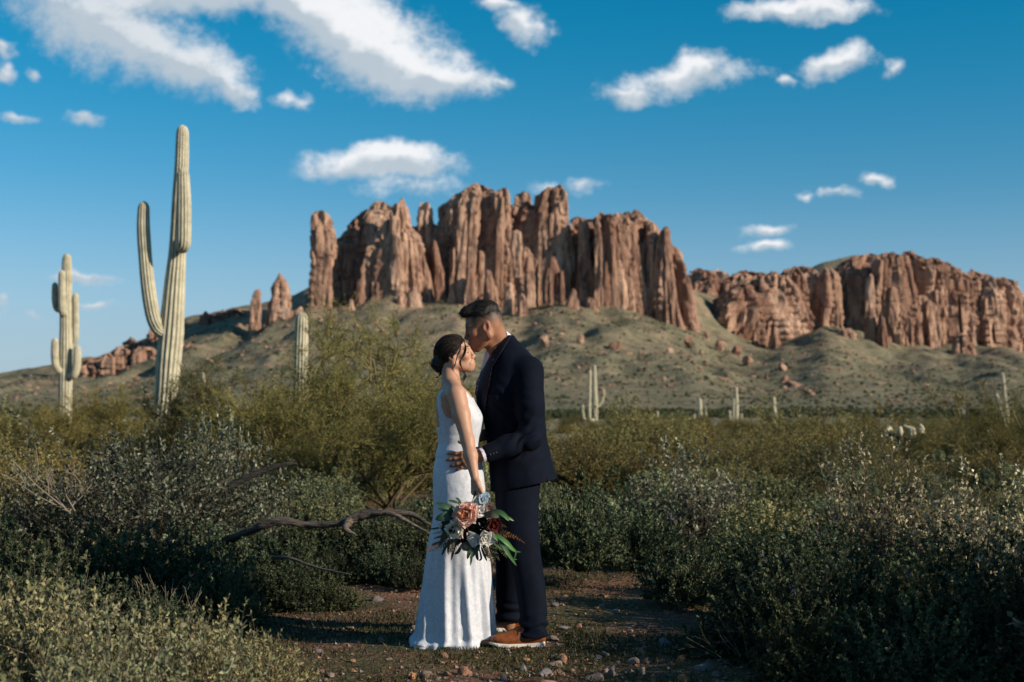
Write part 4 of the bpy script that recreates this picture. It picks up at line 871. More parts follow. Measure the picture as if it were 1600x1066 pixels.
# ================================================================== stones, pebbles, grass
def mat_stone(name, a, b_, lichen=.3):
    m, t, b = new_mat(name); co = t.a('ShaderNodeTexCoord').outputs['Object']; oi = t.a('ShaderNodeObjectInfo').outputs['Random']
    n1 = t.noise(co, 6, 5, .65, .4); n2 = t.noise(co, 40, 5, .7)
    c = t.mix(t.ss(n1, .35, .65), rgb(*a), rgb(*b_)); k = t.m('MULTIPLY', t.ss(n2, .3, .7, .7, 1.25), t.m('MULTIPLY_ADD', oi, .5, .75))
    c = t.mix(1., c, t.a('ShaderNodeCombineColor', {0: k, 1: k, 2: k}).outputs[0], 'MULTIPLY')
    c = t.mix(t.m('MULTIPLY', t.ss(t.noise(co, 11, 4, .6), .58, .68), lichen), c, rgb(.30, .29, .22))
    t.set(b, 'Base Color', c); b.inputs['Roughness'].default_value = .9; b.inputs['Specular IOR Level'].default_value = .2
    t.set(b, 'Normal', t.a('ShaderNodeBump', {'Strength': .7, 'Distance': .012, 'Height': t.m('ADD', n1, t.m('MULTIPLY', n2, .4))}).outputs[0]); return m
MS = [mat_stone('red_stone', (.20, .095, .06), (.30, .17, .12)), mat_stone('pale_stone', (.20, .14, .115), (.28, .215, .18), .4), mat_stone('grey_stone', (.13, .112, .112), (.21, .185, .19), .4), mat_stone('ochre_stone', (.30, .14, .06), (.36, .20, .10), .1)]
SM = [[mk_mesh('stone', *stone_mesh(300 + i), MS[c]) for i in range(5)] for c in range(4)]
def stone(px, py, wpx, hk=.55, c=0, i=0, rz=0., label=None, Y=None):
    Y = Y or CAM_H * F / (py + wpx * .12 - HOR); x = (px - 800) / F * Y; r = wpx / F * Y / 2
    o = obj('stone', SM[c][i % 5], None if label else ground, (x, Y, float(gz(x, Y)) + r * hk * .30), rz, (r, r * .8, r * hk))
    if label: tag(o, label, 'stone')
    return o
for k, a in enumerate([(590, 931, 24, .6, 2, 0, .3, 'rounded grey stone in the shade near the log branches'), (648, 981, 18, .8, 1, 1, 1., 'round pinkish stone resting against the train of the gown'), (866, 998, 24, .6, 1, 2, 2., 'pale stone just behind the heel of the near tan shoe'), (773, 1002, 22, .55, 0, 3, 1., 'flat reddish stone under the toe of the near tan shoe'), (800, 1014, 18, .6, 0, 4, 0., 'small reddish stone beside the near tan shoe'),
                       (1038, 1002, 28, .6, 2, 1, .4, 'smooth blue grey stone lying apart in the clearing'), (1078, 1006, 30, .7, 2, 2, 1.4, 'larger of two touching grey stones by the dark shrubs'), (1090, 996, 26, .5, 2, 3, 2.1, 'smaller of two touching grey stones by the dark shrubs'), (1100, 1047, 36, .5, 2, 4, .2, 'broad flat grey stone at the shaded edge of the clearing'), (1005, 1048, 20, .9, 1, 0, .9, 'upright tan stone with a bright lit face'), (958, 1046, 26, .9, 1, 1, 2.6, 'blocky pale stone with lichen'),
                       (928, 1052, 32, .7, 1, 2, .2, 'squat olive grey stone beside the blocky pale stone'), (990, 1034, 26, .6, 1, 3, 1.2, 'speckled pink stone behind the upright tan stone'), (860, 1062, 60, .42, 0, 0, .1, 'wide flat pinkish slab sunk into the soil'), (868, 1032, 30, .5, 1, 4, .3, 'rough grey stone behind the wide pinkish slab'), (1068, 1062, 24, .8, 3, 0, .4, 'orange brown stone at the edge of the clearing')]): stone(*a)
g = np.random.default_rng(91)
for k in range(170):
    Y = 6.4 + 4.6 * g.random() ** 1.5; px = g.uniform(380, 1190); 
    if Y > 8.6 and 560 < px < 860: continue
    x = (px - 800) / F * Y
    if abs(x + .12) < .5 and abs(Y - 7.66) < .38: continue
    w_ = 7 + 17 * g.random() ** 2.2; py = HOR + CAM_H * F / Y
    stone(px, py, w_, g.uniform(.4, .75), int(g.choice(4, p=[.42, .26, .18, .14])), k, g.uniform(0, 6.28), Y=Y)
for k in range(70):
    py = g.uniform(975, 1066); px = g.uniform(640, 1130)
    if 640 < px < 870 and py < 1022: continue
    stone(px, py, 9 + 22 * g.random() ** 2, g.uniform(.45, .8), int(g.choice(4, p=[.4, .26, .2, .14])), k, g.uniform(0, 6.28))
def near_scatter(n, seed, dens):
    g = np.random.default_rng(seed); Y = 5.6 + 6.5 * g.random(n) ** 1.2; px = g.uniform(200, 1350, n); x = (px - 800) / F * Y; k = dens(x, Y, g); return x[k], Y[k], g
x, Y, g = near_scatter(7000, 5, lambda x, Y, g: g.random(len(x)) < .35 + .65 * sstep(.0, .3, fbm(x * 1.6, Y * 1.6, 0, 12, 3)))
bv, bf = OCT; m = len(x); s = .004 + .014 * g.random(m) ** 3
V = bv[None] * g.uniform(.6, 1.3, (m, 6, 1)) * s[:, None, None] * np.array([1, 1, .7]) + np.stack([x, Y, gz(x, Y) + s * .25], -1)[:, None]
pc = np.array([(.22, .12, .08), (.28, .19, .15), (.19, .17, .165), (.30, .16, .085)])[g.integers(0, 4, m)] * g.uniform(.6, 1.2, (m, 1))
tag(obj('pebbles', mk_mesh('pebbles', V.reshape(-1, 3), (bf[None] + np.arange(m)[:, None, None] * 6).reshape(-1, 3), mat_plain('pebble', (1, 1, 1), .9, .2, attr=True), smooth=False, col=np.repeat(pc, 6, 0))), 'gravel and pebbles strewn over the clearing', None, None, 'stuff')
x, Y, g = near_scatter(90000, 6, lambda x, Y, g: (fbm(x * 1.3 + 9, Y * 1.3, 0, 14, 3) + .45 * g.normal(size=len(x)) * .5 > .03) & ~((np.abs(x + .12) < .40) & (np.abs(Y - 7.66) < .24)))
n = len(x); lv, lf, lc = leaves(np.stack([x, Y, gz(x, Y) - .003], -1), g.normal(size=(n, 3)) * .7 + [0, 0, .9], .034, .0034, g, [(.045, .062, .020), (.06, .07, .026), (.035, .05, .018), (.085, .075, .035)])
tag(obj('low_grass', mk_mesh('low_grass', lv, lf, M_FINE, smooth=False, col=lc)), 'short green grass and seedlings in patches on the soil', None, None, 'stuff')
# ================================================================== the couple
YB, YG = 7.61, 7.76
M_SKIN = mat_plain('skin', (1, 1, 1), .52, .35, noise=(60, .06), bump=(400, .08, .001), attr=True, sss=.12)
M_SUIT = mat_plain('navy_wool', (.0022, .0042, .0105), .85, .10, noise=(14, .25), bump=(900, .25, .0006))
M_SHIRT = mat_plain('white_cotton', (.62, .6, .68), .8, .2, bump=(600, .15, .0006))
M_HAIR = mat_plain('dark_hair', (1, 1, 1), .55, .3, attr=True, noise=(90, .3), bump=(260, .6, .003))
M_LEATHER = mat_plain('tan_leather', (.19, .055, .014), .38, .4, noise=(45, .35), bump=(160, .2, .001))
M_SOLE = mat_plain('white_rubber', (.55, .52, .47), .7, .2, noise=(60, .25))
M_DARK = mat_plain('black_lace', (.008, .008, .009), .6, .3)
def mat_dress():
    m, t, b = new_mat('beaded_lace')
    co = t.a('ShaderNodeTexCoord').outputs['Object']
    vo = t.a('ShaderNodeTexVoronoi', {'Vector': t.vm('MULTIPLY', co, (1, 1, .45)), 'Scale': 190.})
    lace = t.noise(co, 48, 5, .65, 1.2)
    k = t.m('MULTIPLY', t.ss(lace, .4, .6, .88, 1.02), t.ss(vo.outputs[0], 0., .6, 1.03, .9))
    c = t.mix(1., rgb(.53, .555, .62), t.a('ShaderNodeCombineColor', {0: k, 1: k, 2: k}).outputs[0], 'MULTIPLY')
    t.set(b, 'Base Color', c); t.set(b, 'Roughness', t.ss(vo.outputs[0], .05, .4, .25, .6)); b.inputs['Specular IOR Level'].default_value = .45
    hgt = t.m('ADD', t.m('MULTIPLY', lace, .9), t.m('MULTIPLY', vo.outputs[0], -.9))
    t.set(b, 'Normal', t.a('ShaderNodeBump', {'Strength': .28, 'Distance': .002, 'Height': hgt}).outputs[0])
    b.inputs['Sheen Weight'].default_value = .1
    return m
M_DRESS = mat_dress()
def mat_tie():
    m, t, b = new_mat('floral_tie')
    co = t.a('ShaderNodeTexCoord').outputs['Object']
    vo = t.a('ShaderNodeTexVoronoi', {'Vector': co, 'Scale': 95.})
    hue = t.a('ShaderNodeSeparateColor', {0: vo.outputs[1]}).outputs[0]
    fl = t.mix(t.ss(hue, .4, .6), rgb(.55, .42, .46), rgb(.30, .10, .20))
    t.set(b, 'Base Color', t.mix(t.ss(vo.outputs[0], .30, .42), fl, rgb(.05, .03, .06))); b.inputs['Roughness'].default_value = .6
    return m
M_TIE = mat_tie()

class Head:
    def __init__(s, o, f, u, sc):
        s.o, s.f, s.u, s.sc = np.asarray(o), unit(f), unit(u), sc; s.l = np.cross(s.u, s.f); s.M = np.stack([s.f, s.l, s.u])
    def p(s, x, y, z): return s.o + s.sc * (x * s.f + y * s.l + z * s.u)
    def loc(s, V): return (V - s.o) @ s.M.T / s.sc
    def cone(s, Fd, a, b, r1, r2, k=.01, mode='u', flat=None): Fd.cone(s.p(*a), s.p(*b), r1 * s.sc, r2 * s.sc, k * s.sc, mode, flat)
    def ell(s, Fd, c, r, k=.01, mode='u', rot=0):
        M = s.M
        if rot: ca, sa = math.cos(rot), math.sin(rot); M = np.stack([ca * s.f + sa * s.u, s.l, -sa * s.f + ca * s.u])
        Fd.ell(s.p(*c), np.array(r) * s.sc, k * s.sc, mode, M)
def build_head(Fd, H, man):
    if man:
        H.ell(Fd, (.004, 0, .042), (.093, .074, .084), .01); jw, ch, nb = .058, .021, 0.
    else:
        H.ell(Fd, (-.002, 0, .036), (.090, .070, .078), .01); jw, ch, nb = .050, .016, -.003
    H.ell(Fd, (.040, 0, -.004), (.054, .055, .082), .02)
    for s in (-1, 1):
        H.cone(Fd, (-.004, s * jw, -.040), (.070, s * .014, -.083), .017, .016, .03)
        H.cone(Fd, (.000, s * .058, -.005), (-.004, s * jw, -.040), .016, .017, .02)
        H.ell(Fd, (.066, s * .043, -.012), (.022, .018, .02), .02)
        H.cone(Fd, (.076, s * .044, .031), (.089, s * .010, .036), .010, .010 if man else .008, .012)
        H.ell(Fd, (.098, s * .031, .014), (.017, .017, .012), .010, 's')
        H.ell(Fd, (.078, s * .031, .013), (.0135, .0145, .0115), .004)
        H.ell(Fd, (.104 + nb, s * .011, -.026), (.011, .008, .0085), .006)
        H.cone(Fd, (.086, s * .022, -.055), (.096, s * .004, -.0505), .005, .0075, .006)
        H.cone(Fd, (.084, s * .020, -.057), (.094, s * .004, -.0615), .005, .0085, .006)
        # ear: rim, lobe, bowl
        e, ey, es = (-.004, .071, 1.) if man else (-.010, .0655, .80)
        H.ell(Fd, (e, s * ey, .002), (.020 * es, .0075, .031 * es), .005, rot=.22)
        H.ell(Fd, (e + .002, s * (ey + .0075), .004), (.0115 * es, .0065, .020 * es), .004, 's', rot=.22)
        H.ell(Fd, (e + .006, s * ey, -.026 * es), (.009 * es, .006, .009), .006)
    H.cone(Fd, (.030, 0, -.030), (.078, 0, -.060), .04, .03, .02)
    H.ell(Fd, (.076, 0, -.079), (.019, .021, .018), .014)
    H.cone(Fd, (.091, 0, .030), (.110 + nb, 0, -.016), .0085, .0095, .010)
    H.ell(Fd, (.112 + nb, 0, -.020), (.0115, .0105, .0095), .006)
def finger(Fd, b, d, n, L, r, bends, k=.006):
    p = np.array(b); a = 0.
    for q, (seg, be) in enumerate(zip((.45, .31, .24), bends)):
        a += be; v = math.cos(a) * d + math.sin(a) * n
        e = p + v * L * seg; Fd.cone(p, e, r * (1 - .08 * q), r * (1 - .08 * (q + 1)), k); p = e
    return p
def hand(Fd, wr, d, n, thumb, sc=1., bends=None, spread=(.1, .03, -.05, -.13), r=.0095, tb=(.5, .2, .25), tdir=None):
    wr = np.asarray(wr, float); d = unit(d); n = unit(n - (n @ d) * d); s = np.cross(d, n) * thumb
    tips = []
    for i, (off, bs, L) in enumerate(zip((.030, .010, -.011, -.029), (.086, .090, .085, .077), (.072, .080, .074, .058))):
        b = wr + sc * (d * bs + s * off); Fd.cone(wr + sc * (d * .012 + s * off * .62), b, .0145 * sc, .0118 * sc, .012)
        v = unit(d + s * spread[i]); be = bends[i] if isinstance(bends[0], (tuple, list)) else bends
        tips.append(finger(Fd, b, v, n, L * sc, r * sc * (1 if i < 3 else .88), be))
    tbp = wr + sc * (d * .022 + s * .022)
    v = unit(d * .75 + s * .75 + n * .25) if tdir is None else unit(tdir)
    e1 = tbp + v * .042 * sc; Fd.cone(tbp, e1, .015 * sc, .0115 * sc, .012)
    v2 = unit(v + d * tb[0] + n * tb[1]); e2 = e1 + v2 * .032 * sc; Fd.cone(e1, e2, .0112 * sc, .0098 * sc, .005)
    v3 = unit(v2 + d * tb[2] + n * .1); Fd.cone(e2, e2 + v3 * .026 * sc, .0098 * sc, .008 * sc, .005)
    return tips

# ------------------------------------------------ bride
def bp(px, py, dy=0.): return P(px, py, YB + dy)
hb = Head(P(709.5, 557.5, 7.64), (math.cos(R(12)), -.10, math.sin(R(12))), (-math.sin(R(12)), -.02, math.cos(R(12))), .955)
torso_b = Stack(YB, [(604, 694, 722, .085), (612, 686, 732, .135), (630, 681, 742, .142), (653, 681.5, 754, .134), (672, 684, 752, .122), (692, 687, 747, .114), (714, 682, 750, .135), (735, 682, 750, .148), (770, 686, 750, .15)], 2.2)
Fb = Field(axis((-.47, -.39, .0072), (-.39, -.15, .0031), (-.15, .02, .0072)),
           axis((7.21, 7.27, .0048), (7.27, 7.39, .0036), (7.39, 7.55, .0060), (7.55, 7.74, .0031), (7.74, 8.02, .0072)),
           axis((-.01, .76, .0084), (.76, .98, .0036), (.98, 1.36, .0060), (1.36, 1.66, .0031)))
build_head(Fb, hb, False)
Fb.put(lambda x, y, z: torso_b.d(x, y, z), (-.45, 7.42, .75), (-.1, 7.80, 1.40), .02)
Fb.cone(hb.p(-.028, 0, -.03), bp(704, 600), .046, .050, .02)                       # neck
Fb.cone(bp(706, 600, -.02), bp(711, 612, -.13), .036, .046, .03); Fb.cone(bp(706, 600, .02), bp(711, 612, .13), .036, .046, .03)
sh, el, wr = P(713, 616, YB - .165), P(730.5, 688, YB - .245), P(742.5, 749, YB - .315)
Fb.chain([sh, sh * .55 + el * .45, el, el * .6 + wr * .4, wr], [.052, .045, .034, .034, .0205], .02)
hd_b = unit(np.array([.06, -.03, -1.])); nb_ = np.array([.75, .62, .1])
tips = hand(Fb, wr, hd_b, nb_, 1, .90, [(.75, 1.25, .9)] * 4, (.05, .02, -.02, -.06), .0088, tdir=np.array([.45, -.35, -.9]))
sh2, el2, wr2 = P(713, 616, YB + .165), P(742, 682, YB + .24), P(800, 672, YB + .28)
Fb.chain([sh2, el2, wr2], [.05, .036, .022], .02)
hand(Fb, wr2, np.array([1., -.1, .1]), np.array([.1, -1., 0]), -1, .9, (.15, .2, .2))
for sgn, fx in ((-1, 0), (1, -14)):                                                # legs and feet
    hip, kn, an = bp(718, 775, sgn * .08), bp(722 + fx, 880, sgn * .075), bp(728 + fx, 985, sgn * .08)
    Fb.chain([hip, kn, an], [.088, .055, .036], .02)
    t0 = an + np.array([-.02, 0, -.035]); t1 = an + np.array([.135, -.01, -.052])
    t0[2] = .032; t1[2] = .020
    Fb.cone(t0, t1, .03, .024, .02, flat=((0, 0, 1), .8))
    for q in range(5): a = t1 + np.array([.0 - .006 * abs(q - 1), sgn * (.024 - .012 * q), -.004]); Fb.cone(a, a + np.array([.034, 0, -.002]), .0095, .0085, .004)
Vb, Qb = Fb.mesh()
def skin_col(V, H, base, lip, red):
    q = H.loc(V); c = np.tile(np.array(base), (len(V), 1))
    def blend(m, col): c[:] = c * (1 - m[:, None]) + np.array(col) * m[:, None]
    def ell(cx, cy, cz, rx, ry, rz): return 1 - sstep(.6, 1.0, np.sqrt(((q[:, 0] - cx) / rx) ** 2 + ((np.abs(q[:, 1]) - cy) / ry) ** 2 + ((q[:, 2] - cz) / rz) ** 2))
    blend(.45 * ell(.066, .043, -.014, .035, .03, .028), red); blend(.3 * ell(.112, 0, -.02, .02, .02, .018), red); blend(.45 * ell(0, .078, .0, .03, .02, .04), red)
    blend(.85 * ell(.098, 0, -.0565, .022, .024, .0125), lip)
    return c, q, blend, ell
cb, q, blend, ell = skin_col(Vb, hb, (.40, .222, .146), (.31, .073, .06), (.41, .153, .098))
blend(.9 * ell(.086, .030, .0395, .022, .024, .0055), (.03, .018, .012))             # brow
blend(.92 * ell(.088, .032, .0065, .02, .018, .0042), (.015, .01, .008))             # lashes of the closed eye
blend(.30 * ell(.086, .032, .017, .02, .018, .008), (.34, .16, .11))
bride = obj('person', mk_mesh('person', Vb, Qb, M_SKIN, col=cb))
tag(bride, 'woman in a white sleeveless beaded gown, eyes closed, holding a bouquet down by her side', 'person')
# dress
Fd = Field(axis((-.60, -.48, .0073), (-.48, -.05, .0051)), axis((7.29, 7.93, .0056)), axis((-.012, 1.44, .0056)))
skirt = Stack(YB, [(684, 686, 748, .118), (694, 686, 748, .117), (714, 681, 752, .139), (735, 677, 755, .162), (770, 676.5, 758.5, .172), (800, 677, 760, .172), (850, 668.5, 764, .172), (900, 662, 767, .178), (950, 655.5, 769.5, .19), (975, 652, 770.5, .2), (992, 649, 771, .207), (1003, 645, 771, .212), (1012, 645, 771, .212)], 2.15)
def dress_fn(x, y, z):
    d = torso_b.d(x, y, z, .0055)
    dy = np.abs(y - YB); px_ = x * F / YB + 800; py_ = HOR - (z - CAM_H) * F / YB
    # rows above this stay bare: armhole dips under the arm, neckline is cut straight in front, back is scooped
    arm = 655 - 30 * sstep(722, 738, px_) - 14 * sstep(700, 684, px_)
    edge = np.where(dy < .085, np.where(px_ > 715, 622., 668.) + 0 * z, arm)
    edge = arm + (np.where(px_ > 715, 621., 668.) - arm) * sstep(.10, .07, dy)
    top = (edge - py_) * YB / F
    strap = np.abs(dy - .094 + .06 * (z - 1.36)) - .0135
    bod = smax(smax(d, smin(top, strap, .03), .005), (py_ - 712) * YB / F, .004)
    cx, cy, rx, ry = skirt.at(z); th = np.arctan2((y - cy) / ry, (x - cx) / rx)
    dep = sstep(P(0, 800, YB)[2], P(0, 985, YB)[2], z)                               # folds deepen towards the hem
    fold = .011 * dep * (np.sin(th * 9 + 3 * z + 1.7 * np.sin(3 * z + th)) + .55 * np.sin(th * 21 + 5 * z + 1.5 * np.sin(4 * z)) + .4 * np.sin(th * 4 - 2 * z))
    wr_ = .004 * vnoise(th * 9, z * 26, 0, 5) * sstep(.2, .03, z) + .0010 * vnoise(th * 7, z * 30, 0, 3)
    waist = .0035 * np.exp(-((z - P(0, 694, YB)[2]) / .008) ** 2)
    sk = skirt.d(x, y, z, 0) - fold - wr_ + waist
    hem = .012 + .02 * sstep(P(715, 0, YB)[0], P(765, 0, YB)[0], x) + .006 * np.sin(th * 7) - z
    sk = np.maximum(sk, hem)
    return smin(bod, sk, .012)
Fd.F[:] = dress_fn(*Fd.all())
for px, py, dy, rx, ry, rz in ((662, 1001, -.08, .07, .10, .016), (690, 1005, -.14, .11, .06, .013), (656, 985, .05, .05, .12, .03), (725, 1004, -.17, .08, .04, .016), (672, 996, .0, .06, .14, .032)):
    c = P(px, py, YB + dy); c[2] = max(.008, rz * .3); Fd.ell(c, (rx, ry, rz), .035)
Fd.F += (.003 * vnoise(Fd.all()[0] * 45, Fd.all()[1] * 45, Fd.all()[2] * 30, 9) * sstep(.10, .02, Fd.all()[2])).astype(np.float32)
Vd, Qd = Fd.mesh()
obj('dress', mk_mesh('dress', Vd, Qd, M_DRESS), bride)['label'] = 'white beaded lace gown with straps and short train'
# hair with a low bun
def hair_axis(H, lo, hi, st=.0026):
    c = np.array([H.p(a, b, d) for a in (lo[0], hi[0]) for b in (lo[1], hi[1]) for d in (lo[2], hi[2])])
    return [np.arange(c[:, i].min(), c[:, i].max(), st) for i in range(3)]
Fh = Field(*hair_axis(hb, (-.16, -.1, -.11), (.11, .1, .14)))
x, y, z = Fh.all()
def hloc(H, x, y, z):
    d = [x - H.o[0], y - H.o[1], z - H.o[2]]
    return [sum(H.M[i, j] * d[j] for j in range(3)) / H.sc for i in range(3)]
hx, hy, hz = hloc(hb, x, y, z)
ang = np.arctan2(hy, hz - .01); rad = np.sqrt((hx - .02) ** 2 + hz ** 2 + hy ** 2)
strd = .0032 * vnoise(ang * 13, hx * 11, 0, 2) + .002 * vnoise(ang * 30, hx * 14, 0, 4)
cap = d_ell(x, y, z, hb.p(-.006, 0, .036), np.array((.097, .0785, .0875)) * hb.sc, hb.M)
cut = (hx - (.022 + .66 * hz + .012 * np.cos(hy * 30))) * .8
cap = smax(cap - strd, cut * hb.sc, .006)
cap = smax(cap, (-.055 - .15 * hx - hz), .008)
for s in (-1, 1): cap = smax(cap, -(d_ell(x, y, z, hb.p(.004, s * .082, -.004), np.array((.024, .026, .030)) * hb.sc, hb.M)), .006)
Fh.F[:] = cap
brng = np.random.default_rng(3)
hb.ell(Fh, (-.088, 0, -.022), (.040, .046, .040), .02)
for i in range(26):
    a, b_ = brng.uniform(0, 6.28), brng.uniform(-.9, .9)
    c = np.array([-.090 + .036 * math.cos(a) * math.cos(b_), .044 * math.sin(b_), -.024 + .037 * math.sin(a) * math.cos(b_)])
    hb.ell(Fh, tuple(c), (.014, .012, .010), .004, rot=a)
hb.cone(Fh, (-.06, 0, .03), (-.085, 0, -.02), .045, .04, .02)
Fh.F += (.0016 * vnoise(x * 160, y * 160, z * 70, 8)).astype(np.float32)
Vh, Qh = Fh.mesh()
def hair_col(V, H, a, b, seed):
    q = H.loc(V); n = .5 + .5 * vnoise(q[:, 0] * 30, np.arctan2(q[:, 1], q[:, 2]) * 22, 0, seed)
    return np.array(a) * (1 - n[:, None]) + np.array(b) * n[:, None]
hair_b = obj('hair', mk_mesh('hair', Vh, Qh, M_HAIR, col=hair_col(Vh, hb, (.006, .004, .003), (.022, .013, .009), 4)), bride)
def hair_strands(V, H, n, seed, aim, L, lift, r, cols, parent, cond):
    g = np.random.default_rng(seed); q = H.loc(V); V = V[cond(q)]; v = V[g.integers(0, len(V), n)]; c0 = H.p(.0, 0, .03); nn = unit(v - c0)
    t = aim(H, v, g); t = unit(t - (t * nn).sum(1, keepdims=True) * nn); Ls = L * g.uniform(.6, 1.3, (n, 1))
    p1 = v + t * Ls * .5 + nn * lift; p2 = v + t * Ls + nn * (lift * g.uniform(-.4, 1.2, (n, 1)) - Ls ** 2 * 3.5)
    Vt, Qt = sticks(v - nn * .001, p1, p2, r, r * .5); c = np.repeat(np.asarray(cols)[g.integers(0, len(cols), n)], 9, 0)
    o = obj('hair_strands', mk_mesh('hair_strands', Vt, Qt, M_HAIR, col=c), parent); o['kind'] = 'stuff'
hair_strands(Vh, hb, 1500, 5, lambda H, v, g: H.p(-.10, 0, -.02) - v + g.normal(size=v.shape) * .012, .05, .0022, .0011, [(.008, .005, .004), (.02, .012, .008), (.035, .02, .013)], hair_b, lambda q: q[:, 0] < .09)
parts = []
def strand(ctrl, r, n=26):
    pts = spline(ctrl, n); t = np.linspace(0, 1, n); parts.append(tube(pts, r * (1 - .75 * t), 5))
yn = 7.64 - .075
for k in range(5):
    o = k * .0022
    strand([P(722, 530, yn + .02) + [o, 0, 0], P(726.2, 536, yn + .008), P(726, 546, yn) + [o, -o, 0], P(722.6, 556, yn - .004) + [o, 0, 0], P(720, 566, yn - .004) + [-o, 0, 0], P(722.5, 577, yn), P(725, 586, yn + .004) + [o * .5, 0, 0], P(721 + k, 593, yn + .004)], .0028)
for k in range(4):
    strand([P(716 + k, 566, yn + .1), P(727, 584, yn + .11), P(727 - k * .7, 592, yn + .11), P(723, 597, yn + .12)], .002)
    strand([P(690, 576 + k, yn + .07), P(690 - k, 584, yn + .06), P(683, 589 + k * .6, yn + .05), P(675 + k * 2, 591 - k, yn + .05)], .0026)
Vs, Qs = merge(parts)
obj('loose_curl', mk_mesh('loose_curl', Vs, Qs, M_HAIR, col=np.tile((.010, .006, .004), (len(Vs), 1))), hair_b)
M_GOLD = mat_plain('gold', (.6, .4, .15), .25, .6)
ep = hb.p(.004, -.078 if hb.l[1] > 0 else .078, -.036)
parts = [tube([ep + [0, 0, .004], ep, ep - [0, 0, .006]], [.0015, .003, .002], 6)]
obj('earring', mk_mesh('earring', *merge(parts), M_GOLD), bride)

# ------------------------------------------------ groom
def gp(px, py, dy=0.): return P(px, py, YG + dy)
hg = Head(P(760.5, 513, 7.70), (-math.cos(R(15)), .04, -math.sin(R(15))), (-math.sin(R(15)), 0, math.cos(R(15))), 1.075)
Fg = Field(axis((-.37, -.25, .0036), (-.25, .0, .0034), (.0, .30, .0084)),
           axis((7.36, 7.42, .0072), (7.42, 7.55, .0036), (7.55, 7.60, .0048), (7.60, 7.80, .0034), (7.80, 8.16, .0084)),
           axis((.0, .86, .0096), (.86, 1.06, .0036), (1.06, 1.48, .0084), (1.48, 1.84, .0034)))
build_head(Fg, hg, True)
Fg.chain([hg.p(-.026, 0, .0), gp(781, 540), gp(793, 570)], [.056, .060, .07], .02)
Fg.cone(hg.p(.006, 0, -.045), gp(779, 560), .032, .045, .02)
Fg.chain([gp(795, 575), gp(806, 640), gp(808, 740)], [.095, .10, .11], .05, flat=None)
for s in (-1, 1):
    Fg.chain([gp(800, 560, s * .03), gp(812, 585, s * .15)], [.07, .06], .05)
    a = gp(812, 770, s * .09)
    Fg.chain([a, gp(816 if s < 0 else 796, 880, -.165 if s < 0 else .165), gp(831 if s < 0 else 795, 985, s * .25)], [.075, .04, .03], .03)
    e = gp(832 if s < 0 else 800, 1000, s * .25); e[2] = .045; Fg.cone(e, e + np.array([-.12, 0, -.015]), .03, .025, .02)
shg, elg, wrg = gp(823, 590, -.2), gp(826, 684, -.265), P(750.5, 712.5, YB - .184)
Fg.chain([shg, elg, wrg], [.045, .04, .029], .02)
hdir = unit(P(715, 719.5, YB - .178) - wrg)
hand(Fg, wrg, hdir, np.array([.0, 1., -.05]), -1 if np.cross(hdir, [0, 1, 0])[2] < 0 else 1, 1.06, [(.12, .12, .1), (.12, .14, .1), (.12, .14, .1), (.1, .12, .1)], (.16, .02, -.14, -.34), .0100, tdir=np.array([-.7, .1, .7]))
sh3, el3, wr3 = gp(823, 590, .2), gp(815, 690, .27), P(752, 712, YB + .22)
Fg.chain([sh3, el3, wr3], [.045, .04, .029], .02)
hand(Fg, wr3, np.array([-1., -.15, -.05]), np.array([0, -1., 0]), 1, 1.05, (.15, .15, .1))
Vg, Qg = Fg.mesh()
cg, q, blend, ell = skin_col(Vg, hg, (.275, .130, .075), (.21, .066, .048), (.285, .087, .051))
blend(.95 * ell(.084, .030, .041, .026, .026, .0075), (.012, .008, .006))
blend(.85 * ell(.088, .032, .0065, .02, .018, .004), (.015, .01, .008))
blend(.35 * ell(.086, .032, .017, .02, .018, .008), (.20, .09, .06))
sb = sstep(-.004, .060, q[:, 2] - .25 * np.maximum(q[:, 0] - .02, 0)) * sstep(.072, .05, q[:, 0])   # faded sides
sb = np.maximum(sb, sstep(-.03, .05, q[:, 2]) * sstep(-.055, -.085, q[:, 0]) * .9)
sb *= (np.abs(q[:, 1]) < .0765)
blend(np.clip(sb * (.92 + .2 * vnoise(q[:, 0] * 300, q[:, 1] * 300, q[:, 2] * 300, 1)), 0, 1), (.02, .014, .011))
blend(.30 * ell(.07, 0, -.075, .06, .06, .035), (.13, .075, .055))                     # shaved beard shadow
groom = obj('person', mk_mesh('person', Vg, Qg, M_SKIN, col=cg))
tag(groom, 'man in a navy suit and tan shoes kissing the forehead of the woman', 'person')
Fh = Field(*hair_axis(hg, (-.12, -.09, -.06), (.13, .09, .17)))
x, y, z = Fh.all(); hx, hy, hz = hloc(hg, x, y, z)
st_ = .0030 * vnoise(hy * 120, hx * 22, hz * 30, 2) + .0025 * vnoise(hy * 45, hx * 14, 0, 6) + .0012 * vnoise(hx * 130, hy * 130, hz * 130, 9)
side = np.abs(hy) / .074
thick = .017 * sstep(.055, .110, hz) - .003 * sstep(.075, .05, hz) + .010 * sstep(.02, .085, hx) * sstep(.07, .10, hz)
cap = d_ell(x, y, z, hg.p(.004, 0, .042), np.array((.093, .074, .084)) * hg.sc, hg.M) - thick * hg.sc
cap = smin(cap, d_ell(x, y, z, hg.p(.070, 0, .108), np.array((.034, .052, .017)) * hg.sc, hg.M), .022 * hg.sc)
hl = np.maximum(.048 - hz + .004 * vnoise(hx * 60, hy * 60, 0, 3), np.maximum((hx - .052) * .8 - np.maximum(hz - .072, 0) * 3.5, -9))
hl = hl - .022 * sstep(-.045, -.085, hx)
cap = smax(cap - st_, hl * hg.sc, .004)
Fh.F[:] = cap
Vh, Qh = Fh.mesh()
hair_g = obj('hair', mk_mesh('hair', Vh, Qh, M_HAIR, col=hair_col(Vh, hg, (.004, .0035, .003), (.016, .011, .009), 6)), groom)
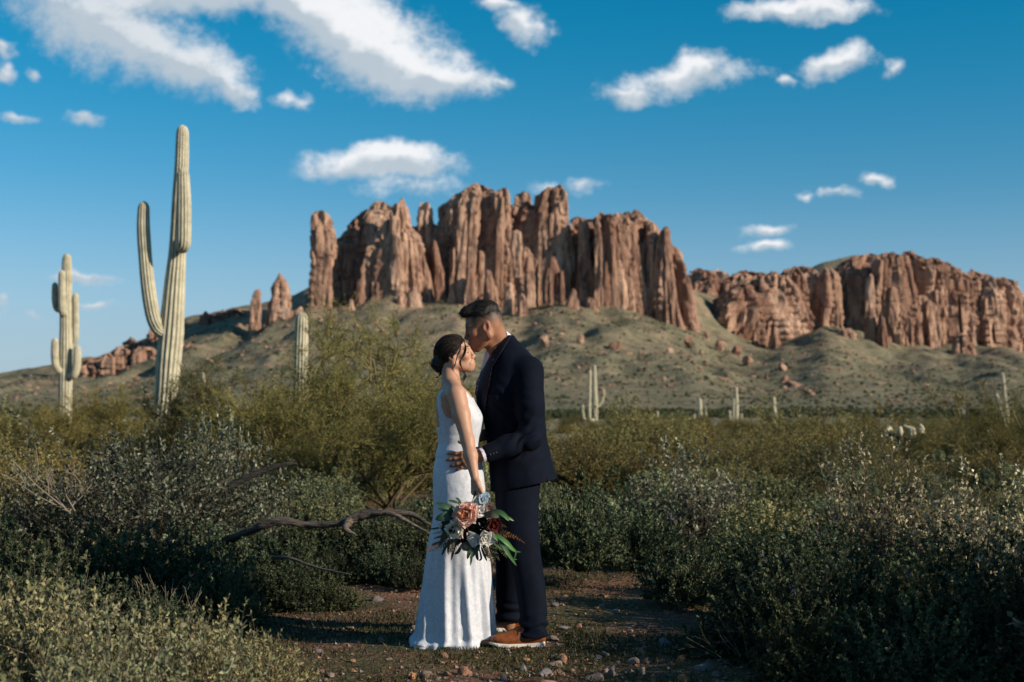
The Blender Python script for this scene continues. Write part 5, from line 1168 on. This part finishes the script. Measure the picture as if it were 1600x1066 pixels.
hair_strands(Vh, hg, 1500, 6, lambda H, v, g: np.tile(H.f * .9 + H.u * .15, (len(v), 1)) * np.where((v - H.o) @ H.u > .085, 1., -.4)[:, None] + g.normal(size=v.shape) * .35 + H.u * .3, .022, .0035, .0010, [(.006, .005, .004), (.016, .011, .008), (.03, .02, .014)], hair_g, lambda q: q[:, 2] > .055)
# jacket
jk = Stack(YG, [(524, 788, 803, .05), (532, 784, 809, .085), (543, 776, 820, .135), (558, 767, 833, .19), (578, 757, 843, .212), (600, 750, 848, .215), (633, 749, 850.5, .212), (664, 757, 852, .202), (692, 760, 856, .196), (720, 764, 863, .202), (745, 766, 870, .21), (778, 767, 878, .215)], 2.35)
Fj = Field(axis((-.2, .29, .0055)), axis((7.34, 8.10, .0061)), axis((.80, 1.66, .0055)))
x, y, z = Fj.all()
pz = HOR - (z - CAM_H) * F / YG; pxx = x * F / YG + 800                          # front-view rows and columns at the groom's distance
near = sstep(YG - .02, YG - .12, y)
d = jk.d(x, y, z) - .004 * fbm(x * 11, y * 11, z * 9, 4, 3) - .0025 * np.sin((pz + .6 * pxx) * .25 + 3 * vnoise(x * 9, y * 9, z * 9, 3)) * sstep(660, 690, pz) * sstep(745, 700, pz)
Fj.F[:] = np.maximum(d, (pz - (768 - (pxx - 767) * .2)) * YG / F)
e2 = elg + np.array([.004, 0, -.004]); cuff = wrg * .84 + elg * .16
Fj.chain([gp(826, 580, -.165), gp(829, 636, -.235), e2, elg * .5 + cuff * .5, cuff], [.082, .070, .060, .054, .047], .03)
e3 = el3; cuff3 = wr3 * .86 + el3 * .14
Fj.chain([gp(826, 582, .165), e3, cuff3], [.08, .06, .047], .03)
# sleeve creases round the elbow, hollow cuff, shirt opening, vent
s_ = (x - e2[0]) * -.75 + (z - e2[2]) * .65
cr = .0065 * np.sin(s_ * 105 + 3.5 * vnoise(x * 14, y * 14, z * 14, 7) + y * 16) * np.exp(-((x - e2[0] + .03) ** 2 + (z - e2[2] - .02) ** 2) / .0085) * sstep(YG - .14, YG - .2, y)
cr2 = .004 * np.sin((pxx * .5 - pz * .9) * .35 + 4 * vnoise(x * 8, y * 8, z * 8, 12)) * np.exp(-((pxx - 790) ** 2 / 900 + (pz - 640) ** 2 / 1200)) * near
Fj.F -= (cr + cr2).astype(np.float32)
ax_ = unit(cuff - e2)
Fj.cone(cuff + ax_ * -.012, cuff + ax_ * .08, .036, .036, .004, 's')
Fj.cone(gp(768, 553), gp(754, 592), .046, .034, .006, 's'); Fj.cone(gp(754, 592), gp(750, 640), .034, .012, .006, 's')
nk = [hg.p(-.022, 0, -.01), gp(781, 540), gp(787, 552)]
Fj.cone(nk[0], nk[1], .066, .07, .004, 's')
Fj.cone(gp(845, 694, -.215), gp(857, 762, -.17), .006, .014, .004, 's')
# where the sleeve lies on the body a groove parts them
Vj, Qj = Fj.mesh()
jacket = obj('jacket', mk_mesh('jacket', Vj, Qj, M_SUIT), groom)
# lapel
Fl = Field(axis((-.2, .05, .0048)), axis((7.48, 8.04, .0060)), axis((1.17, 1.66, .0048)))
x, y, z = Fl.all(); pz = HOR - (z - CAM_H) * F / YG; pxx = x * F / YG + 800
rgt = np.where(pz < 575, 770 + (575 - pz) * .62, 757.5 + (655 - pz) * .155)
reg = np.maximum(np.maximum((pxx - rgt) / 300, (pz - 662) / 300), (526 - pz) / 300)
d = np.maximum(jk.d(x, y, z, .0095), -jk.d(x, y, z, -.004)); Fl.F[:] = smax(d, reg, .003)
Fl.cone(gp(768, 553), gp(754, 592), .048, .036, .004, 's'); Fl.cone(gp(754, 592), gp(750, 640), .036, .014, .004, 's'); Fl.cone(nk[0], nk[1], .068, .072, .004, 's')
obj('lapel', mk_mesh('lapel', *Fl.mesh(), mat_plain('navy_lapel', (.003, .0052, .0125), .7, .16, bump=(900, .2, .0006))), jacket)
for k in range(3):
    c = cuff + ax_ * (-.012 - .017 * k) + np.array([.0, -.046, -.012]); parts = [tube([c, c + [0, -.004, 0], c + [0, -.005, 0]], [.007, .007, .001], 10)]
    obj('button', mk_mesh('button', *merge(parts), M_DARK), jacket)
pin = gp(771.5, 563, -.155); cx, cy, rx_, ry_ = jk.at(pin[2]); pin[1] = cy - ry_ * max(0, 1 - abs((pin[0] - cx) / rx_) ** 2.35) ** (1 / 2.35) - .006
obj('lapel_pin', mk_mesh('lapel_pin', *tube([pin + [.001, 0, -.010], pin + [.002, -.003, 0], pin + [.003, 0, .010]], [.004, .0085, .003], 8), mat_plain('pink_enamel', (.55, .06, .10), .4, .4)), jacket)
# shirt: collar band, front, cuffs
Fs = Field(axis((-.26, .03, .0036)), axis((7.36, 8.02, .005)), axis((.93, 1.68, .0036)))
x, y, z = Fs.all()
c0 = gp(781.5, 541); ln = unit(np.array([-32, 0, -38.])); nn = np.array([-.76, 0, .64])
q1 = (x - c0[0]) * ln[0] + (z - c0[2]) * ln[2]; q2 = y - YG; q3 = (x - c0[0]) * nn[0] + (z - c0[2]) * nn[2]
qq = np.sqrt((q1 / .081) ** 2 + (q2 / .071) ** 2)
sh_ = np.maximum(np.abs((qq - 1) * .073) - .004, np.abs(q3 - .001) - .025); Fs.F[:] = sh_
Fs.cone(gp(768.5, 556), gp(757, 592), .040, .031, .006); Fs.cone(gp(757, 592), gp(752, 640), .031, .012, .006)
Fs.cone(nk[0], gp(779, 538), .0625, .066, .004, 's')
obj('shirt', mk_mesh('shirt', *Fs.mesh(), M_SHIRT), groom)
for wv_, ev_ in ((wrg, elg), (wr3, el3)):
    Fs.F[:] = .2
    a_ = unit(wv_ - ev_); c1 = wv_ - a_ * .052; c2 = wv_ - a_ * .002
    Fs.put(lambda x, y, z: np.maximum(np.abs(d_cone(x, y, z, c1, c2, .037, .036)) - .003, -((c2[0] - x) * a_[0] + (c2[1] - y) * a_[1] + (c2[2] - z) * a_[2])), np.minimum(c1, c2) - .05, np.maximum(c1, c2) + .05, .002)
    obj('shirt_cuff', mk_mesh('shirt_cuff', *Fs.mesh(), M_SHIRT), groom)
Ft = Field(axis((-.22, -.06, .0028)), axis((7.58, 7.90, .0035)), axis((1.2, 1.6, .0028)))
Ft.chain([gp(767, 557, -.016), gp(762.5, 566, -.018)], [.017, .015], .006)
Ft.chain([gp(762.5, 566, -.018), gp(754, 582, -.03), gp(748, 597, -.04), gp(746.5, 612, -.045), gp(750, 636, -.02)], [.013, .017, .020, .022, .024], .01, flat=(unit((-.7, -.35, .3)), .5))
obj('tie', mk_mesh('tie', *Ft.mesh(), M_TIE), groom)
# trousers
nearleg = Stack(YG, [(740, 772, 846, .15, -.04), (760, 773, 844, .125, -.07), (800, 776, 841.5, .108, -.105), (850, 789, 843, .094, -.14), (912, 805, 850.5, .084, -.19), (960, 811, 853, .083, -.23), (990, 808, 852, .085, -.245)], 2.2)
farleg = Stack(YG, [(740, 772, 844, .15, .04), (780, 773, 832, .12, .08), (876, 773.5, 822, .094, .16), (930, 774, 818, .086, .22), (970, 774, 817, .083, .26), (982, 774, 817, .083, .26)], 2.2)
Ftr = Field(axis((-.12, .2, .0059)), axis((7.36, 8.18, .0067)), axis((.05, .94, .0059)))
x, y, z = Ftr.all(); pz = HOR - (z - CAM_H) * F / YG
wk = .0075 * np.sin(z * 105 + 9 * x + 2.5 * vnoise(x * 13, y * 13, z * 9, 2)) * sstep(935, 975, pz) + .0045 * fbm(x * 9, y * 9, z * 4, 6, 3)
crease = .007 * np.exp(-((y - YG + .17) / .012) ** 2) * sstep(800, 900, pz)
Ftr.F[:] = smin(nearleg.d(x, y, z) - wk, farleg.d(x, y, z) - wk, .012)
obj('trousers', mk_mesh('trousers', *Ftr.mesh(), M_SUIT), groom)
def shoe(xh, Y, sgn, yaw, lift=0.):
    """heel at world x = xh, toe towards -X"""
    Fsd = Field(axis((-.02, .33, .0036)), axis((-.07, .07, .0036)), axis((-.004, .15, .0036)))
    x, y, z = Fsd.all()
    Fsd.ell((.042, 0, .055), (.045, .036, .062), .02); Fsd.ell((.115, 0, .050), (.075, .037, .060), .03); Fsd.ell((.17, sgn * .004, .040), (.07, .044, .044), .03); Fsd.ell((.232, sgn * .004, .033), (.062, .043, .034), .03)
    Fsd.cone((.05, 0, .09), (.055, 0, .14), .037, .036, .02)
    Fsd.F[:] = np.maximum(Fsd.F, .019 - z)
    Fsd.F[:] = smax(Fsd.F, -(np.abs((x - .196) + .9 * np.abs(y) - .01) - .0012) + 0 * z - .0004, .001) if False else Fsd.F
    V1, Q1 = Fsd.mesh()
    Fso = Field(axis((-.02, .33, .0036)), axis((-.07, .07, .0036)), axis((-.008, .05, .0036)))
    x, y, z = Fso.all(); h = lambda ax, bx, r1, r2: d_cone(x, y, 0 * z, np.array((ax, 0, 0)), np.array((bx, sgn * .004, 0)), r1, r2)
    o2 = smin(h(.042, .2, .040, .050), h(.2, .252, .050, .046), .02)
    top = .021 + .006 * sstep(.11, .0, x); bot = .0 + .010 * sstep(.22, .32, x) + .006 * sstep(.085, .095, x) * sstep(.15, .12, x)
    Fso.F[:] = smax(o2, np.maximum(z - top, bot - z), .004)
    V2, Q2 = Fso.mesh()
    def tr(V):
        V = V.copy(); V[:, 2] += .008 * sstep(.2, .32, V[:, 0]); c, s = math.cos(yaw), math.sin(yaw)
        X = -(V[:, 0] - .04); Yv = V[:, 1]
        return np.stack([xh - .04 + X * c - Yv * s, Y + X * s + Yv * c, V[:, 2] + lift], 1)
    parts = []
    for k in range(4):
        t = .118 + .017 * k; zt = .107 - .016 * k + .004
        parts.append(tube(tr(spline([(t, -.030, zt - .018), (t + .004, -.014, zt), (t - .002, .014, zt), (t, .030, zt - .018)], 8)), .0034, 5))
    for s in (-1, 1): parts.append(tube(tr(spline([(.128, 0, .110), (.12, s * .03, .118), (.125, s * .048, .092), (.14, s * .052, .072)], 10)), .0026, 5))
    sh = obj('shoe', mk_mesh('shoe', tr(V1), Q1[:, ::-1], M_LEATHER), groom)
    obj('sole', mk_mesh('sole', tr(V2), Q2[:, ::-1], M_SOLE), sh)
    obj('shoelace', mk_mesh('shoelace', *merge(parts), M_DARK), sh)
shoe(P(852.5, 0, 7.50)[0], 7.505, -1, .08); shoe(P(834, 0, 8.0)[0], 8.02, 1, -.05)
# ================================================================== bouquet in the bride's hand
YQ = 7.23
M_PETAL = mat_leaf('petal', .42, .6, .2, .1); M_BLEAF = mat_plain('bouquet_leaf', (1, 1, 1), .45, .4, attr=True)
def bq(px, py, dy=0.): return P(px, py, YQ + dy)
grip = bq(744, 774, .05)
bouquet = empty('bouquet', grip); tag(bouquet, 'loose bouquet with a peach peony, white blooms and trailing greenery held downwards', 'bouquet')
qrng = np.random.default_rng(15)
def bobj(name, V, Q, mat, col): return obj(name, mk_mesh(name, V - grip, Q, mat, col=col), bouquet)
def petal(c, ax, out, L, W, cup, n=5):
    """cupped petal from centre c, leaning from axis ax towards out"""
    s = np.linspace(0, 1, n)[:, None]; t = np.linspace(-1, 1, n)[None]; side = np.cross(ax, out)
    wd = W * np.sin(np.pi * (.12 + .80 * s) ** .8) ; frill = 1 + .10 * np.sin(t * 9 + out[0] * 20) * s
    X = wd * t; up = L * s * frill; dep = cup * W * (t ** 2) - cup * .9 * L * s ** 2 * .5
    V = c + X[..., None] * side + (up * 1.0)[..., None] * out * 1. + (0 * X + dep)[..., None] * ax
    return V.reshape(-1, 3)
def flower(name, px, py, Rpx, layers, axn=(0, -1, -.1), dy=0., jit=.15, seed=0):
    """layers: (count, radius fraction, openness 0..1, colour base, colour tip)"""
    g = np.random.default_rng(seed); c = bq(px, py, dy); ax = unit(axn); Rm = Rpx / F * YQ; n = 5
    a = unit(np.cross(ax, (0, 0, 1.))); b = np.cross(ax, a); Vs, Qs, Cs, k = [], [], [], 0; gf = gridfaces(n, n)
    for cnt, fr, op, c0, c1 in layers:
        for i in range(cnt):
            th = (i + g.uniform(-.3, .3)) / cnt * 6.283 + fr * 5; o = math.cos(th) * a + math.sin(th) * b
            d = unit(o * op + ax * (1 - op) + g.normal(size=3) * jit * .6); axx = unit(ax - (ax @ d) * d + 1e-4)
            L = Rm * fr * g.uniform(.85, 1.15); V = petal(c + ax * Rm * .1 * (1 - fr), axx, d, L, L * g.uniform(.55, .8), .35)
            V += g.normal(size=V.shape) * Rm * .022; s = np.repeat(np.linspace(0, 1, n), n)[:, None]
            Vs.append(V); Qs.append(gf + k); k += n * n; Cs.append((np.array(c0) * (1 - s) + np.array(c1) * s) * g.uniform(.85, 1.1))
    return bobj(name, np.concatenate(Vs), np.concatenate(Qs), M_PETAL, np.concatenate(Cs))
PK, PE, OR_ = (.86, .64, .58), (.88, .52, .36), (.82, .34, .15)
flower('peony', 728.5, 803, 20, [(16, 1.0, .80, PE, PK), (16, .86, .66, PE, PK), (18, .70, .5, OR_, PE), (20, .55, .36, OR_, PE), (18, .42, .2, OR_, (.85, .42, .22))], (-.05, -1, .05), -.05, .25, 1)
WH, CR = (.85, .83, .78), (.78, .74, .58)
flower('rose', 714, 826, 17, [(7, 1.0, .7, CR, WH), (7, .8, .45, CR, WH), (6, .55, .2, CR, CR)], (-.4, -1, -.2), -.03, .12, 2)
flower('rose', 757, 838, 16, [(6, 1.0, .62, (.68, .70, .72), WH), (6, .85, .4, (.68, .70, .72), WH), (5, .6, .15, WH, WH)], (.25, -1, -.35), -.04, .1, 3)
flower('white_bloom', 741, 841, 13, [(5, 1.0, .75, (.68, .70, .72), WH), (5, .75, .4, (.68, .70, .72), WH)], (-.2, -1, -.3), -.04, .15, 4)
flower('white_bloom', 751, 798, 12, [(6, 1.0, .8, (.68, .70, .72), WH), (4, .6, .4, WH, WH)], (.3, -1, .2), -.02, .2, 5)
flower('delphinium', 746, 786, 11, [(6, 1.0, .8, (.55, .52, .42), (.62, .6, .52)), (4, .6, .4, CR, WH)], (0, -1, .5), -.01, .2, 6)
flower('delphinium', 755, 781, 10, [(6, 1.0, .85, (.25, .36, .45), (.42, .50, .58)), (4, .6, .4, (.3, .4, .5), WH)], (.4, -1, .5), -.01, .2, 7)
flower('delphinium', 760, 774, 6, [(6, 1.0, .85, (.25, .36, .45), (.42, .50, .58))], (.5, -1, .6), .01, .2, 8)
flower('white_bud', 690, 822, 6, [(6, 1.0, .3, WH, WH), (4, .8, .1, WH, WH)], (-.9, -.6, .2), .0, .1, 9)
flower('white_bloom', 706, 834, 8, [(6, 1.0, .7, (.4, .42, .4), (.55, .55, .5)), (4, .6, .3, CR, WH)], (-.3, -1, -.5), .0, .15, 10)
BU, BD = (.055, .012, .014), (.16, .03, .025)
flower('burgundy_bloom', 771, 820, 13, [(8, 1.0, .75, BU, BD), (7, .75, .45, BU, BD), (5, .4, .2, (.35, .10, .04), (.30, .08, .03))], (.35, -1, 0), -.03, .2, 11)
flower('burgundy_bloom', 729, 838, 14, [(8, 1.0, .75, (.02, .008, .008), BU), (7, .7, .4, (.02, .008, .008), BU)], (0, -1, -.2), -.02, .2, 12)
flower('burgundy_bloom', 707, 829, 7, [(7, 1.0, .7, BU, BD), (5, .6, .3, BU, BD)], (-.4, -1, 0), -.04, .2, 13)
flower('mauve_bloom', 762, 797, 14, [(5, 1.0, .8, (.20, .11, .10), (.26, .17, .15)), (4, .7, .5, (.2, .11, .1), (.3, .2, .18))], (.6, -1, .3), .0, .2, 14)
flower('mauve_bloom', 728, 852, 9, [(6, 1.0, .75, (.28, .24, .18), (.42, .38, .28)), (5, .6, .4, CR, (.5, .45, .35))], (0, -1, -.5), -.02, .2, 15)
def leaf(name, ctrl, wpx, c0, c1, n=12, curl=.25):
    C = spline([bq(*q) for q in ctrl], n); t = unit(np.gradient(C, axis=0)); side = unit(np.cross(t, np.array([.15, -1., .2]))); nn = np.cross(side, t)
    s = np.linspace(0, 1, n); w_ = wpx / F * YQ / 2 * np.sin(np.pi * np.clip(.06 + .94 * s, 0, 1)) ** .75 + .0004
    V = np.stack([C - side * w_[:, None] + nn * (w_ * curl)[:, None], C, C + side * w_[:, None] + nn * (w_ * curl)[:, None]], 1).reshape(-1, 3)
    col = np.repeat(np.array(c0) * (1 - s[:, None]) + np.array(c1) * s[:, None], 3, 0); col[1::3] *= 1.25
    return bobj(name, V, gridfaces(n, 3), M_BLEAF, col)
G1, G2, G3 = (.018, .045, .020), (.028, .065, .025), (.045, .12, .03)
for a in [([(722, 805, 0), (708, 796, -.02), (694, 790, -.03), (681, 786, -.02)], 9, G1, G2), ([(722, 810, 0), (706, 806, -.03), (692, 808, -.05), (680, 812, -.04)], 15, (.012, .032, .02), (.02, .045, .025)), ([(720, 800, .01), (708, 797, 0), (696, 798, 0), (684, 794, .01)], 6, G1, G1), ([(712, 820, .0), (702, 826, -.02), (694, 836, -.02), (688, 850, -.01)], 9, G1, G1), ([(724, 793, .02), (714, 786, .0), (706, 783, .0), (700, 782, .0)], 4, G1, G2), ([(724, 795, .02), (716, 781, .0), (712, 779, .0)], 4, G1, G2),
          ([(760, 802, 0), (778, 800, -.02), (789, 806, -.03), (795, 814, -.03)], 8, G2, G3), ([(765, 800, 0), (780, 804, -.02), (794, 809, -.02), (803, 814, -.01)], 5, G2, G3), ([(756, 806, -.02), (768, 804, -.05), (780, 808, -.05)], 11, (.03, .04, .02), (.05, .05, .03)), ([(765, 828, -.02), (782, 840, -.05), (794, 850, -.05), (805, 862, -.03)], 7, G3, (.06, .16, .04)), ([(768, 832, -.02), (786, 852, -.05), (796, 868, -.05), (807, 884, -.02)], 6, G2, G3), ([(770, 830, -.02), (792, 850, -.03), (806, 862, -.01), (802, 876, .0)], 3, G3, G3), ([(764, 826, -.03), (772, 836, -.05), (779, 846, -.05)], 6, G3, G3), ([(775, 835, 0), (798, 858, 0), (814, 863, .0)], 3, G2, G3), ([(760, 840, 0), (776, 852, 0), (800, 872, .0), (808, 874, .0)], 3, G2, G3),
          ([(735, 850, 0), (733, 862, -.02), (730, 874, -.01)], 6, G1, (.03, .05, .025)), ([(738, 852, 0), (737, 868, -.02), (735, 884, -.01)], 4, G1, G2), ([(745, 855, 0), (745, 868, -.01), (747, 876, .0)], 5, (.03, .02, .02), (.04, .03, .02)), ([(742, 855, 0), (740, 866, -.01), (734, 872, .0)], 5, G1, G2), ([(752, 855, 0), (756, 866, -.01), (761, 877, .0)], 4, G1, G2), ([(748, 855, 0), (752, 872, -.01), (748, 876, .0)], 3, G1, G1), ([(722, 850, 0), (716, 862, 0), (710, 866, 0)], 5, (.035, .015, .015), G1), ([(712, 850, 0), (708, 862, 0), (705, 876, 0)], 4, (.02, .01, .01), (.03, .015, .015)),
          ([(700, 838, 0), (690, 846, 0), (676, 852, 0), (668, 864, 0)], 4, G1, (.16, .05, .03)), ([(702, 836, 0), (690, 838, 0), (677, 842, 0)], 3.5, G1, (.14, .05, .03)), ([(702, 842, 0), (696, 856, 0), (690, 868, 0)], 4, G1, G1), ([(690, 824, .0), (680, 826, 0), (671, 827, 0)], 3, G1, G1), ([(704, 830, 0), (694, 842, 0), (683, 856, 0), (676, 858, 0)], 4, G1, (.1, .05, .03)), ([(706, 842, 0), (701, 854, 0), (700, 866, 0)], 4, G1, G1),
          ([(748, 830, .02), (740, 826, .02), (735, 820, .02)], 16, (.012, .025, .012), G1), ([(752, 820, .02), (762, 816, .02), (772, 812, .02)], 16, (.015, .025, .012), G1), ([(755, 845, .02), (764, 846, .02), (774, 846, .02)], 14, G1, G1), ([(720, 840, .02), (712, 846, .02), (704, 850, .02)], 14, G1, G1), ([(740, 846, .02), (742, 856, .02), (744, 864, .02)], 16, G1, G1), ([(700, 810, .02), (696, 822, .02), (694, 832, .02)], 16, (.01, .025, .014), G1)]:
    leaf('leaf', *a)
def frond(ctrl, lpx, n, c0, c1, name='fern'):
    C = spline([bq(*q) for q in ctrl], n); t = unit(np.gradient(C, axis=0)); side = unit(np.cross(t, np.array([0, -1., 0]))); s = np.linspace(0, 1, n)
    parts = [tube(C, .0009, 4)]; cs = [np.tile(c0, (4 * n, 1))]
    for i in range(1, n):
        for sg in (-1, 1):
            d = unit(side[i] * sg + t[i] * .7 + qrng.normal(size=3) * .12); L = lpx / F * YQ * (1.05 - s[i]) * qrng.uniform(.8, 1.1); nn = np.cross(d, [0, -1., 0])
            V = np.stack([C[i], C[i] + d * L * .5 + nn * L * .16, C[i] + d * L, C[i] + d * L * .5 - nn * L * .16]); parts.append((V, np.array([[0, 1, 2, 3]]))); cs.append(np.tile((np.array(c0) * (1 - s[i]) + np.array(c1) * s[i]) * qrng.uniform(.8, 1.2), (4, 1)))
    V, Q = merge(parts); bobj(name, V, Q, M_PETAL, np.concatenate(cs))
frond([(768, 828, -.02), (786, 834, -.04), (804, 839, -.04), (820, 849, -.03)], 11, 16, (.20, .10, .035), (.30, .14, .05))
frond([(765, 822, 0), (780, 820, -.02), (792, 824, -.02)], 9, 12, (.10, .08, .03), (.2, .12, .04))
frond([(704, 840, .01), (692, 850, 0), (680, 858, 0), (670, 862, 0)], 9, 14, (.02, .04, .018), (.10, .05, .03))
frond([(700, 838, .01), (696, 852, 0), (691, 868, 0)], 9, 12, (.02, .045, .02), (.03, .05, .02))
frond([(698, 830, .01), (686, 832, 0), (676, 834, 0)], 7, 10, (.03, .05, .02), (.04, .06, .03))
frond([(768, 846, .01), (782, 858, 0), (792, 872, 0)], 10, 12, (.16, .16, .09), (.24, .23, .14))
frond([(764, 850, .01), (774, 864, 0), (780, 876, 0)], 9, 12, (.14, .14, .08), (.24, .23, .14))
frond([(770, 842, .01), (786, 850, 0), (796, 856, 0)], 8, 10, (.10, .12, .06), (.2, .2, .12))
frond([(714, 846, .0), (706, 858, 0), (700, 868, 0)], 8, 10, (.12, .12, .07), (.18, .18, .1))
def plume(a, b, wpx, c):
    A, B = bq(*a), bq(*b); C = spline([A, (A + B) / 2, B], 40); V0 = []; w_ = wpx / F * YQ
    g = qrng; n = 420; t = g.random((n, 1)); pos = A * (1 - t) + B * t; d = unit(unit(B - A) * .9 + g.normal(size=(n, 3)) * .55)
    lv, lf, lc = leaves(pos, d, w_ * .7, w_ * .05, g, [c, tuple(x * .75 for x in c)]); bobj('plume', lv, lf, M_PETAL, lc)
plume((714, 838, -.02), (704, 860, -.03), 8, (.34, .28, .20)); plume((757, 848, -.03), (768, 876, -.04), 8, (.36, .28, .19)); plume((754, 850, -.02), (762, 868, -.03), 7, (.34, .28, .2))
n = 1500; cen = np.array([bq(742, 822, .03)]); d_ = unit(qrng.normal(size=(n, 3))); pos = cen + d_ * np.array([.13, .035, .095]) * qrng.random((n, 1)) ** .4
lv, lf, lc = leaves(pos, d_ + qrng.normal(size=(n, 3)) * .6 + [0, -.4, -.2], .030, .0065, qrng, [(.014, .03, .014), (.022, .045, .02), (.035, .055, .028), (.03, .022, .016), (.05, .065, .04)])
bobj('filler_greenery', lv, lf, M_PETAL, lc)
parts = []
for k in range(9):
    e = bq(qrng.uniform(722, 762), qrng.uniform(808, 842), .02); parts.append(tube(spline([grip + qrng.normal(size=3) * .005 + [0, 0, .02], (grip + e) / 2 + [0, .02, 0], e], 8), .0028, 5))
V, Q = merge(parts); bobj('stems', V, Q, M_BLEAF, np.tile((.03, .05, .02), (len(V), 1)))
